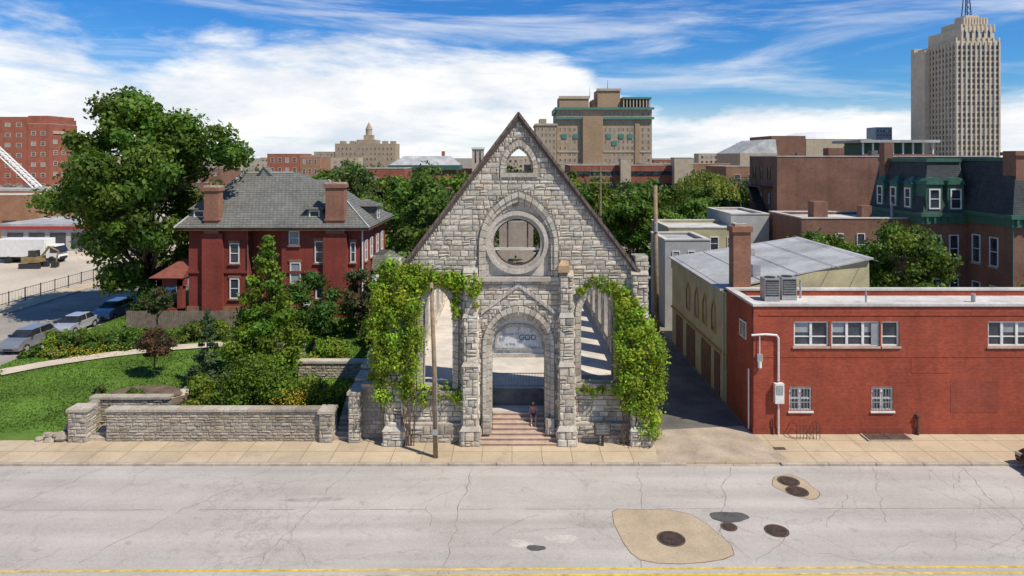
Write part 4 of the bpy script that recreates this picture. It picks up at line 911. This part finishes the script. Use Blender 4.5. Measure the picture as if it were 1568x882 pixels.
tree('street_tree',46,17,0,6.2,2.6,1.5,(.12,.18,.025),5000,.16,24,seed=24,tr=.14)
tree('street_tree',28.8,24,0,8.4,3.0,3,SG,6000,.18,26,seed=25,tr=.14)
mid=[(-27,60,13.8,4.6),(-21.5,57,14.5,5.0),(-17,63,13.0,4.6),(-12,52,13.5,4.6),(-7,56,14,5),(-18,46,11,4.2),(-10,42,11,4.2),(-4,48,13,4.8),(2,60,13.5,5),(-25,74,14,5.5),(-14,76,14,5.5),(-3,75,14,5.5),
     (12.6,62,12.2,4.6),(17.5,58,12.8,4.8),(15.3,50,10.8,4),(22,66,12.2,4.8),(27.5,60,11.5,4.6),(24,52,10.2,4.2),(36,74,12,5),(9,70,13,5),(19,44,9.2,3.8),(-40,72,12,5)]
for i,(x,y,h,r) in enumerate(mid):
    random.seed(900+i)
    tree('deciduous_tree',x,y,0,h,r,h*.15,random.choice([(.095,.165,.024),(.08,.14,.024),(.12,.19,.025),(.10,.15,.04)]),5600,.28,42,seed=300+i,tr=.25,cr=(.15,.28),limbs=8)
def willow(x,y,h,r):
    e=empty('willow_tree',(x,y,0)); random.seed(9); cs=[];ns=[];cc=[]
    for i in range(330):
        a=U(0,6.283); q=U(.1,1)**.6; px,py=x+math.cos(a)*r*q,y+math.sin(a)*r*q; zt=h*(1-.25*q*q)+U(-.8,.4); L=U(2,6)*(.5+q*.6); k=U(.6,1.35)
        for j in range(26): f=j/26; cs.append((px+math.cos(a)*f*.5+U(-.15,.15),py+math.sin(a)*f*.5+U(-.15,.15),zt-L*f)); ns.append((math.cos(a),math.sin(a),.3)); cc.append((.21*k,.25*k,.04*k))
    leafmesh('weeping_foliage',np.array(cs),np.array(ns),np.array(cc),.26,e,aspect=.35)
    mb=MB(); mb.tube([(x,y,0),(x+.2,y,h*.5),(x,y,h*.85)],[.45,.3,.1],8)
    for i in range(8): a=i*.785; mb.tube([(x+.1,y,h*.4),(x+math.cos(a)*r*.4,y+math.sin(a)*r*.4,h*.8),(x+math.cos(a)*r*.8,y+math.sin(a)*r*.8,h*.75)],[.2,.12,.04],5)
    mb.obj('trunk_and_limbs',BARK,e)
willow(29.5,68,13.4,5.6)
random.seed(66); cl=[]
for i in range(520):
    D=U(115,420); u=U(-.62,.62)
    if random.random()<.4: D=U(115,200)
    x=u*D
    if -175<x<-50 and D<250: continue
    r=U(2.5,5); h=U(3,8.5) if D<240 else U(4,11)
    for k_ in range(3): cl.append((x+U(-r,r),Y(D)+U(-r,r),h*U(.5,1),r*U(.5,.9)))
C,N,col=clump_leaves(cl,60000,(.08,.135,.037)); leafmesh('distant_trees',C,N,col,.75)
# ================================================================== BACKGROUND BUILDINGS
random.seed(12)
bld('red_brick_hospital',-230,-177,212,240,30.0,FARRED,frame=BEIGE,grids=[dict(face='F',plane=212,u0=-215,u1=-178,z0=3,z1=29,nc=9,nr=7,wf=.5,hf=.42,fr=.2)])
bld('red_brick_hospital_wing',-176.9,-169,212,228,27.5,FARRED,frame=BEIGE,grids=[dict(face='F',plane=212,u0=-176.5,u1=-169.5,z0=3,z1=26,nc=2,nr=6,wf=.5,hf=.42,fr=.2),dict(face='R',plane=-169,u0=213,u1=227,z0=3,z1=23,nc=3,nr=5,wf=.5,hf=.42,fr=.2)],
   extra=lambda mb:(mb.tube([(-168.9,223,22.8),(-168.6,223,22.8)],[1.3,1.3],16,1),mb.box(-177,-169.5,212.4,227,27.5,30.5,0),mb.box(-169,-168.7,214,220,24,25,1),mb.box(-200,-165,206,211.9,-.1,4.5,1)))
bld('orange_brick_shop',-125,-92,92,110,8.2,ORBR,frame=BROWNP,roof=ROOFW,grids=[dict(face='F',plane=92,u0=-124,u1=-93,z0=.5,z1=4.2,nc=7,nr=1,wf=.6,hf=.6),dict(face='R',plane=-92,u0=93,u1=109,z0=.5,z1=4.2,nc=4,nr=1)])
e=empty('low_retail_building',(-72,80,0)); mb=MB(); mb.box(-84,-62,75,88,0,4.0,0); mb.box(-84.3,-61.8,74.6,88.2,4.0,4.5,1); mb.box(-84.35,-61.75,74.5,74.6,3.6,4.1,2)
for i in range(6): mb.box(-83+i*3.5,-80.4+i*3.5,74.95,74.99,.5,3.0,3)
mb.obj('walls_and_fascia',[GREYW,ROOFG,nmat('red_fascia',(.35,.05,.05),.1,2,.6,0),GLASS],e)
bld('pale_industrial_building',-160,-110,140,165,7,BEIGE,roof=ROOFG,grids=[dict(face='F',plane=140,u0=-158,u1=-112,z0=1,z1=6,nc=12,nr=1)])
e=empty('mobile_crane',(-138,165,0)); mb=MB()
A=Vector((-163,163,28)); B=Vector((-138.5,163,5.0))
for dy in (-.8,.8):
    for dz in (0,1.7): mb.tube([A+Vector((0,dy,dz)),B+Vector((0,dy,dz))],[.18,.22],5,0)
for i in range(22):
    p=A.lerp(B,i/22); q=A.lerp(B,(i+1)/22); mb.tube([p+Vector((0,-.8,0)),q+Vector((0,-.8,1.7))],[.12]*2,4,0); mb.tube([p+Vector((0,-.8,1.7)),q+Vector((0,.8,1.7))],[.12]*2,4,0)
mb.box(-141,-134,161,165,1.2,2.2,0); mb.box(-140,-136.5,161.5,164.5,2.2,4.8,0); mb.box(-140.1,-138.8,161.4,163,3,4.5,1)
for i in range(4): mb.tube([(-140.3+i*1.8,160.9,.6),(-140.3+i*1.8,165.1,.6)],[.65]*2,12,2)
mb.obj('boom_cab_and_chassis',[WHITE,CARGL,RUBBER],e)
def cup(mb):
    mb.box(-96,-84,384,398,23.4,26,0); mb.box(-92,-86.5,386,392,26,29,0); mb.tube([(-89.3,389,29),(-89.3,389,32.5)],[2,2],10,1); mb.tube([(-89.3,389,32.5),(-89.3,389,34.5),(-89.3,389,37)],[2.3,1.4,.1],10,0)
    for x in (-106,-100,-80,-75): mb.box(x,x+3,383,388,23.5,25.2,0)
bld('terracotta_hotel',-109,-72,383,400,23.5,TANBR,frame=BEIGE,grids=[dict(face='F',plane=383,u0=-108,u1=-73,z0=3,z1=22,nc=14,nr=6,wf=.45,hf=.5,fr=.15)],extra=cup)
bld('tan_apartment_building',-122,-109.5,383,400,18.5,TANBR,frame=BEIGE,grids=[dict(face='F',plane=383,u0=-121,u1=-110,z0=3,z1=18,nc=5,nr=5,fr=.15)])
bld('brown_brick_apartments',-79,-68.5,183,196,16.4,FARRED,frame=BEIGE,grids=[dict(face='F',plane=183,u0=-78.5,u1=-69,z0=3,z1=16,nc=4,nr=4,fr=.12)])
bld('orange_brick_apartments',-68.4,-62,183,196,15.6,ORBR,frame=BEIGE,grids=[dict(face='F',plane=183,u0=-68,u1=-62.5,z0=3,z1=15.4,nc=3,nr=4,fr=.12)])
e=empty('green_cornice_hall',(-23,150,0)); mb=MB(); mb.box(-32,-14.6,142.7,155,0,12,0); mb.box(-32.6,-14,142.1,155.5,12,13.3,1); mb.frustum(-32.4,-14.2,142.3,155.4,13.3,-29,-17,146,152,15.7,2); grid(mb,'F',142.7,-31.5,-15,3,11,6,2,.4,.6,mf=3,mg=(4,)); mb.box(-19,-18.2,147,148,14,17,0)
mb.obj('walls_and_roof',[FARRED,GREEN,ROOFG,BEIGE,GLASS],e)
bld('white_bell_tower',-17.5,-12.5,262,268,19.6,BEIGE,frame=WHITE,grids=[dict(face='F',plane=262,u0=-17,u1=-13,z0=12,z1=19,nc=2,nr=1,wf=.5,hf=.8)],cornice=WHITE)
e=bld('grand_hotel_building',19.8,61.5,262.7,292,36,TANBR,frame=BEIGE)
mb=MB(); yf=262.7
mb.box(31,39.8,yf-1.5,yf-.01,0,33,0); mb.box(54,56,yf-.4,yf-.01,0,31.5,0)
for z in (31.9,36.15): mb.box(19,62.3,yf-1.2,yf-.02,z,z+1.0,1)
mb.box(19,19.78,yf,290,35,37.3,1)
mb.box(21,34,265,280,36.2,42,0); mb.box(20.7,34.3,264.6,265,41.2,42.4,2); mb.box(38,48,266,280,36.2,45.3,0); mb.box(37.5,48.5,265.5,266,44.8,45.8,2); mb.box(36,50,267.5,281,36.2,41,0)
mb.box(49.5,61,267,279,36.2,41,3); mb.box(49,61.7,264.5,280,41.1,41.9,1)
for i in range(9): mb.box(49.2+i*1.45,49.7+i*1.45,264.8,265.2,36.2,41,2)
mb.tube([(43,270,45),(43,270,50)],[.15,.05],4,3); mb.tube([(35,270,42),(35,270,47)],[.12,.05],4,3)
for (a,b,c_) in ((20.2,30.8,5),(40.2,53.8,7),(56.2,61.3,2)): 
    grid(mb,'F',yf,a,b,2,31.5,c_,11,.42,.5,mf=2,mg=(4,4,4,5),fr=.14,ny=2)
    grid(mb,'F',yf,a,b,33,36,c_,1,.5,.7,mf=2,mg=(4,),fr=.14)
    mb.box(a,b,yf-.25,yf-.005,17.4,18.0,2)
for (x,z) in ((23,24.5),(28,24.5),(42.5,24.5),(48,24.5),(52,24.5),(45,21.5)): mb.box(x-1.1,x+1.1,yf-.3,yf-.12,z-1,z+1.0,1)
mb.obj('shaft_cornices_windows',[nmat('hotel_brown_brick',(.38,.26,.155),.12,.1,.9,0,fine=1),TEAL,BEIGE,DARK,GLASS,BLIND],e)
bld('grand_hotel_wing',10.3,19.3,258,285,29.8,TANBR,frame=BEIGE,grids=[dict(face='F',plane=258,u0=10.6,u1=19,z0=2,z1=29,nc=5,nr=10,wf=.5,hf=.5,fr=.14)],cornice=BEIGE,extra=lambda mb:mb.box(12,15,260,270,29.8,32,0))
bld('dark_brick_parking_structure',14.5,42,132.7,150,13.3,FARRED,frame=BEIGE,parapet=.8,cornice=None,extra=lambda mb:(mb.box(14.6,41.9,132.55,132.69,10.9,11.9,2),mb.box(14.6,41.9,132.55,132.69,7.9,8.9,2),mb.box(14.6,41.9,132.6,132.69,4.9,5.9,2)))
bld('tan_stair_tower',26.8,29.3,131,134,15.0,TANST); bld('tan_stair_tower',39.8,44.3,130,134,15.2,TANST)
def dome():
    e=empty('domed_arena',(190,370,0)); mb=MB(); mb.box(150,222,362,420,0,24.5,0); mb.box(149.5,222.5,361.5,362,23.2,24.8,1)
    vs=[];n=28
    for j in range(7):
        ph=j/6*math.pi/2
        for i in range(n): a=2*math.pi*i/n; vs.append((192+25*math.cos(ph)*math.cos(a),392+25*math.cos(ph)*math.sin(a),24.5+6.8*math.sin(ph)))
    mb.add(vs,[(j*n+i,j*n+(i+1)%n,(j+1)*n+(i+1)%n,(j+1)*n+i) for j in range(6) for i in range(n)],1)
    mb.obj('hall_and_dome',[TANST,WHITE],e,smooth=False)
dome()
bld('brown_theatre_block',114,129,262.7,290,24.6,BROWNBR); bld('tan_theatre_block',129.2,158,262.7,290,23.2,TANST,frame=DARK,grids=[dict(face='F',plane=262.7,u0=145,u1=156,z0=17,z1=21,nc=4,nr=1)])
e=empty('sloped_roof_hall',(105,250,0)); mb=MB(); mb.frustum(98,114,256,290,0,98,114,256,290,17,0); mb.frustum(98,114,256,290,17,110,114,258,290,23,1); mb.obj('walls_and_roof',[TANST,ROOFG],e)
e=empty('columned_roof_pavilion',(86,115,0)); mb=MB(); mb.box(77,93,112.7,125,0,16.1,0); mb.box(76.3,93.7,112,125.5,18.6,19.2,1)
for i in range(8): mb.box(77.2+i*2.2,77.5+i*2.2,113,113.3,16.1,18.6,2)
mb.box(78.5,92,115.5,124,16.1,18.6,3); mb.obj('columns_and_roof',[BROWNBR,ROOFG,WHITE,GREEN],e)
bld('blue_glass_tower',266,278,462,475,37,nmat('blue_glass_facade',(.14,.22,.29),.1,.1,.3,0),frame=GREYW,grids=[dict(face='F',plane=462,u0=266.5,u1=277.5,z0=10,z1=36,nc=5,nr=8,wf=.7,hf=.5,fr=.1)])
def tower():
    e=empty('art_deco_tower',(306,440,0)); yf=412.7; mb=MB()
    mb.box(293,321,yf,457,0,92,0); mb.box(297,318.5,yf+1,450,92,101,0); mb.box(300,315,yf+3,440,101,106,0); mb.box(303,312,yf+6,430,106,110,0)
    mb.box(321,325,yf+4,450,0,66,0); mb.box(289,293,yf+28,457,0,90,0); mb.box(290,299,455,459,0,93,0)
    for z in (92,101,106): 
        w_=(28 if z==92 else 21.5 if z==101 else 15); x0={92:293,101:297,106:300}[z]
        for i in range(9): a=x0+w_*i/8; q={92:0,101:1,106:3}[z]; mb.box(a-.5,a+.5,yf-.4+q,yf+.8+q,z-3,z+2,0)
    for i in range(10):
        a=293+28*i/9; mb.box(a-.5,a+.5,yf-.8,yf-.01,0,91,0)
    for i in range(13):
        a=yf+44*i/12; mb.box(292.2,292.99,a-.55,a+.55,0,91.5,0)
    for i in range(9):
        a=293+28*(i+.5)/9
        for j in range(23): z=5+j*3.7; mb.box(a-.9,a+.9,yf-.12,yf-.02,z,z+2.3,1 if random.random()<.85 else 2)
    for i in range(12):
        a=yf+44*(i+.5)/12
        for j in range(23): z=5+j*3.7; mb.box(292.85,292.98,a-.95,a+.95,z,z+2.3,1 if random.random()<.85 else 2)
    for i in range(3):
        for j in range(16): z=5+j*3.7; mb.box(321.4+i*1.2,322.1+i*1.2,yf+3.88,yf+3.98,z,z+2,1)
    for i in range(5):
        a=298.3+4*i; mb.box(a,a+1.6,yf+.9,yf+.98,93.8,99,1)
    c=(307.5,yf+12)
    for dx,dy in ((-2,-2),(2,-2),(2,2),(-2,2)): mb.tube([(c[0]+dx,c[1]+dy,110),(c[0]+dx*.15,c[1]+dy*.15,140)],[.35,.2],5,3)
    for k in range(7): s_=2*(1-k/7)+.3; z=110+k*4; mb.tube([(c[0]-s_,c[1]-s_,z),(c[0]+s_*.85,c[1]-s_*.85,z+4)],[.18]*2,4,3); mb.tube([(c[0]+s_,c[1]-s_,z),(c[0]-s_*.85,c[1]-s_*.85,z+4)],[.18]*2,4,3)
    mb.obj('shaft_setbacks_antenna',[TOWERST,GLASS,BLIND,DARK],e)
tower()
random.seed(91)
for i in range(44):
    D=U(150,620); u=-.72+1.44*(i+U(0,1))/44; x=u*D; wd=U(10,30); h=U(7,14) if D<350 else U(10,18)
    if -180<x<-85 and D<260: continue
    m=random.choice([FARRED,TANBR,BROWNBR,BEIGE,ORBR,TANST])
    bld('distant_building',x-wd/2,x+wd/2,Y(D),Y(D)+U(10,20),h,m,frame=BEIGE,grids=[dict(face='F',plane=Y(D),u0=x-wd/2+1,u1=x+wd/2-1,z0=2,z1=h-1,nc=int(wd/3.5),nr=max(1,int(h/3.6)),fr=.12)])
# ================================================================== STREET FURNITURE / VEHICLES
e=empty('metal_railing_fence',(-52.6,40,0)); mb=MB()
for z in (.25,1.3): mb.box(-52.6,-52.56,-2,110,z,z+.05)
yy=-2
while yy<110: mb.box(-52.62,-52.55,yy,yy+.08,0,1.45); yy+=2.4
yy=12
while yy<70: mb.box(-52.585,-52.575,yy,yy+.02,.25,1.3); yy+=.45
mb.obj('rails_and_posts',DARK,e)
def car(name,x,y,z,ang,col,suv=False):
    e=empty(name,(x,y,z)); xf=Matrix.Translation((x,y,z))@Matrix.Rotation(ang,4,'Z'); h=.14 if suv else 0
    prof=[(-2.2,.32),(-2.28,.55),(-2.24,.85+h),(-2.05,.98+h),(1.05,.98+h),(1.85,.86+h),(2.2,.7+h*.6),(2.27,.5),(2.2,.28)]
    mb=MB(); n=len(prof); ws=[.84,.88,.9,.86,.86,.84,.8,.82,.82]
    vs=[(p[0],-ws[i],p[1]) for i,p in enumerate(prof)]+[(p[0],ws[i],p[1]) for i,p in enumerate(prof)]
    mb.add(vs,[tuple(range(n)),tuple(range(2*n-1,n-1,-1))]+[(i,i+n,(i+1)%n+n,(i+1)%n) for i in range(n)],0)
    rb=-1.9 if suv else -1.35
    mb.frustum(rb+.15,.5,-.66,.66,1.42+h,rb+.3,.35,-.62,.62,1.48+h,0)
    mb.obj('body',carpaint(name+'_paint',col),e,bevel=.07,xf=xf)
    g=MB(); g.frustum(rb-.25,1.15,-.8,.8,.975+h,rb+.17,.48,-.655,.655,1.425+h,0); 
    g.obj('glasshouse',CARGL,e,bevel=.03,xf=xf)
    b=MB()
    for s_ in (-1,1):
        for xx in (-.35,rb-.02): b.add([(xx-.04,s_*.81,.97+h),(xx+.04,s_*.81,.97+h),(xx+.0,s_*.665,1.44+h),(xx-.08,s_*.665,1.44+h)],[(0,1,2,3)],0)
    b.obj('pillars',carpaint(name+'_pillar',col),e,xf=xf)
    wl=MB()
    for xx in (-1.38,1.4):
        for s_ in (-1,1):
            wl.tube([(xx,s_*.68,.33),(xx,s_*.9,.33)],[.33,.33],18,0); wl.tube([(xx,s_*.89,.33),(xx,s_*.915,.33)],[.2,.19],10,1)
    wl.obj('wheels',[RUBBER,GALV],e,xf=xf)
    l=MB()
    for s_ in (-1,1):
        l.box(2.12,2.27,s_*.62-.17,s_*.62+.17,.6,.74,0); l.box(-2.3,-2.2,s_*.68-.14,s_*.68+.14,.72,.92,1); l.box(.75,.95,s_*.93-.07,s_*.93+.07,.98+h,1.12+h,2)
    l.box(-2.32,-2.26,-.25,.25,.6,.72,0); l.box(2.26,2.3,-.4,.4,.35,.5,2)
    l.obj('lights_mirrors_plates',[GALV,nmat('tail_light_red',(.4,.02,.02),.1,1,.3,0),DARK],e,xf=xf)
H=math.pi/2
car('parked_car',-39.6,18.6,-.12,-H,(.26,.27,.28),True)
car('parked_car',-39.2,24.0,-.12,-H,(.5,.51,.52))
car('parked_car',-38.8,29.3,-.12,-H,(.30,.37,.44),True)
car('parked_car',-38.4,34.8,-.12,-H,(.03,.035,.045),True)
car('parked_car',-38.6,40.5,-.12,-H,(.5,.5,.5))
car('parked_car',-38.6,46,-.12,-H,(.3,.3,.3))
for i,(x,y,c,a) in enumerate(((-66,92,(.4,.4,.4),.3),(-72,97,(.05,.05,.06),.2),(-80,99,(.3,.3,.32),.2),(-60,70,(.42,.42,.42),0),(-88,110,(.4,.1,.08),.1),(-96,112,(.4,.4,.42),.1),(-76,112,(.1,.13,.2),.1))): car('parked_car',x,y,0,a,c,i%2==0)
car('parked_car',27.7,-3.55,-.12,math.pi,(.015,.015,.018))
e=empty('white_box_truck',(-71,62,0)); mb=MB(); mb.box(-75,-68,62,64.4,.9,3.5,0); mb.frustum(-67.9,-66,62.1,64.3,.7,-67.9,-66.6,62.1,64.3,2.6,0); mb.frustum(-67.3,-65.95,62.05,64.35,1.5,-67.3,-66.5,62.05,64.35,2.4,1)
for xx in (-73.3,-67): mb.tube([(xx,61.9,.5),(xx,64.5,.5)],[.5,.5],14,2)
mb.box(-75,-66,62.3,64.1,.5,.9,2); mb.obj('box_cab_wheels',[WHITE,CARGL,RUBBER],e,bevel=.05)
e=empty('excavator',(-66.5,58,0)); mb=MB(); 
for dy in (0,1.8): mb.box(-68.2,-65.4,57+dy,57.5+dy,0,.7,1)
mb.box(-68,-65.8,57.2,59.1,.8,1.6,0); mb.box(-67,-66,57.2,58.2,1.6,2.5,2); mb.tube([(-66,58.4,1.4),(-64.9,58.4,2.9),(-63.6,58.4,2.3)],[.18,.18,.12],6,0); mb.tube([(-63.6,58.4,2.3),(-63.9,58.4,.7)],[.12,.1],6,0); mb.box(-64.4,-63.7,58,58.8,.1,.8,1)
mb.obj('tracks_cab_arm',[nmat('excavator_paint',(.26,.19,.08),.3,3,.7,.1),DARK,CARGL],e)
# ================================================================== SEATED WOMAN
def person():
    e=empty('seated_woman',(1.2,.8,.96)); cx=1.2
    SK=nmat('skin',(.42,.24,.17),.06,5,.6,0); TOP=nmat('pink_blouse',(.50,.22,.22),.15,8,.8,.3); SH=nmat('denim_shorts',(.07,.10,.17),.2,12,.9,.3); HA=nmat('dark_hair',(.03,.018,.012),.3,20,.5,.5); SHO=nmat('white_shoes',(.6,.58,.55),.1,4,.6,0)
    def skin(name,verts,edges,rad,mat,sub=2):
        me=bpy.data.meshes.new(name); me.from_pydata(verts,edges,[]); o=bpy.data.objects.new(name,me); COL.objects.link(o)
        m=o.modifiers.new('skin','SKIN'); m.use_smooth_shade=True
        for i,r in enumerate(rad): me.skin_vertices[0].data[i].radius=(r,r) if not isinstance(r,tuple) else r; me.skin_vertices[0].data[i].use_root=(i==0)
        s_=o.modifiers.new('sub','SUBSURF'); s_.levels=sub; s_.render_levels=sub
        dg=bpy.context.evaluated_depsgraph_get(); dg.update(); m2=bpy.data.meshes.new_from_object(o.evaluated_get(dg)); COL.objects.unlink(o)
        o2=bpy.data.objects.new(name,m2); COL.objects.link(o2)
        m2.materials.clear()
        for q in (mat if isinstance(mat,list) else [mat]): m2.materials.append(q)
        attach(o2,e); return o2
    hz=1.09; hy=.86
    V=[(cx,hy,hz),(cx,hy-.02,hz+.16),(cx,hy-.05,hz+.32),(cx,hy-.07,hz+.46),(cx,hy-.09,hz+.56),
       (cx-.09,hy-.02,hz),(cx-.12,hy-.43,hz+.05),(cx-.13,hy-.50,hz-.36),(cx-.13,hy-.62,hz-.41),
       (cx+.09,hy-.02,hz),(cx+.13,hy-.42,hz+.07),(cx+.10,hy-.50,hz-.36),(cx+.10,hy-.62,hz-.41),
       (cx-.16,hy-.06,hz+.44),(cx-.23,hy-.14,hz+.2),(cx-.14,hy-.36,hz+.13),
       (cx+.16,hy-.06,hz+.44),(cx+.23,hy-.14,hz+.2),(cx+.15,hy-.35,hz+.14)]
    E=[(0,1),(1,2),(2,3),(3,4),(0,5),(5,6),(6,7),(7,8),(0,9),(9,10),(10,11),(11,12),(3,13),(13,14),(14,15),(3,16),(16,17),(17,18)]
    R=[.13,.105,.12,.09,.05,.095,.062,.038,.04,.095,.062,.038,.04,.055,.04,.027,.055,.04,.027]
    b=skin('body',V,E,R,[SK,TOP,SH,SHO])
    for p in b.data.polygons:
        c=p.center; mi=0
        if c.z<hz-.33: mi=3
        elif c.z>hz+.09 and c.z<hz+.5 and c.y>hy-.21 and not (abs(c.x-cx)>.19 and c.z<hz+.3): mi=1
        elif c.y>hy-.3 and c.z<hz+.12: mi=2
        p.material_index=mi
    for s_,hx,hyy,hzz in ((-1,cx-.14,hy-.36,hz+.13),(1,cx+.15,hy-.35,hz+.14)):
        V=[(hx,hyy,hzz),(hx,hyy-.05,hzz-.005)];E=[(0,1)];R=[.024,.03]
        for k in range(4):
            fx=hx+(k-1.5)*.02; L=(.065,.078,.074,.058)[k]; i=len(V); V+=[(fx,hyy-.08,hzz-.008),(fx,hyy-.08-L*.5,hzz-.02),(fx,hyy-.08-L*.8,hzz-.045)]; E+=[(1,i),(i,i+1),(i+1,i+2)]; R+=[.010,.009,.008]
        i=len(V); V+=[(hx-s_*.035,hyy-.04,hzz-.01),(hx-s_*.045,hyy-.08,hzz-.025)]; E+=[(0,i),(i,i+1)]; R+=[.011,.009]
        skin('hand',V,E,R,SK,1)
    hc=(cx-.01,hy-.13,hz+.70); mb=MB(); mb.ell(hc,(.075,.092,.112),0,14,10); mb.ell((hc[0],hc[1]-.095,hc[2]-.015),(.014,.02,.022),0,8,6)
    for s_ in (-1,1): mb.ell((hc[0]+s_*.03,hc[1]-.083,hc[2]+.008),(.012,.008,.008),1,8,6); mb.ell((hc[0]+s_*.077,hc[1],hc[2]-.005),(.01,.018,.028),0,8,6)
    mb.ell((hc[0],hc[1]-.083,hc[2]-.055),(.024,.008,.007),2,8,6); mb.obj('head',[SK,DARK,TOP],e,smooth=True)
    mb=MB(); mb.ell((hc[0],hc[1]+.03,hc[2]+.03),(.09,.095,.105),0,14,10); mb.ell((hc[0],hc[1]+.06,hc[2]-.12),(.085,.05,.15),0,12,8); mb.ell((hc[0]-.07,hc[1]+.0,hc[2]-.08),(.025,.05,.12),0,8,8); mb.ell((hc[0]+.07,hc[1]+.0,hc[2]-.08),(.025,.05,.12),0,8,8)
    mb.obj('hair',HA,e,smooth=True)
try: person()
except Exception as ex_: print('PERSON FAIL',ex_)
print('objects',len(bpy.data.objects))
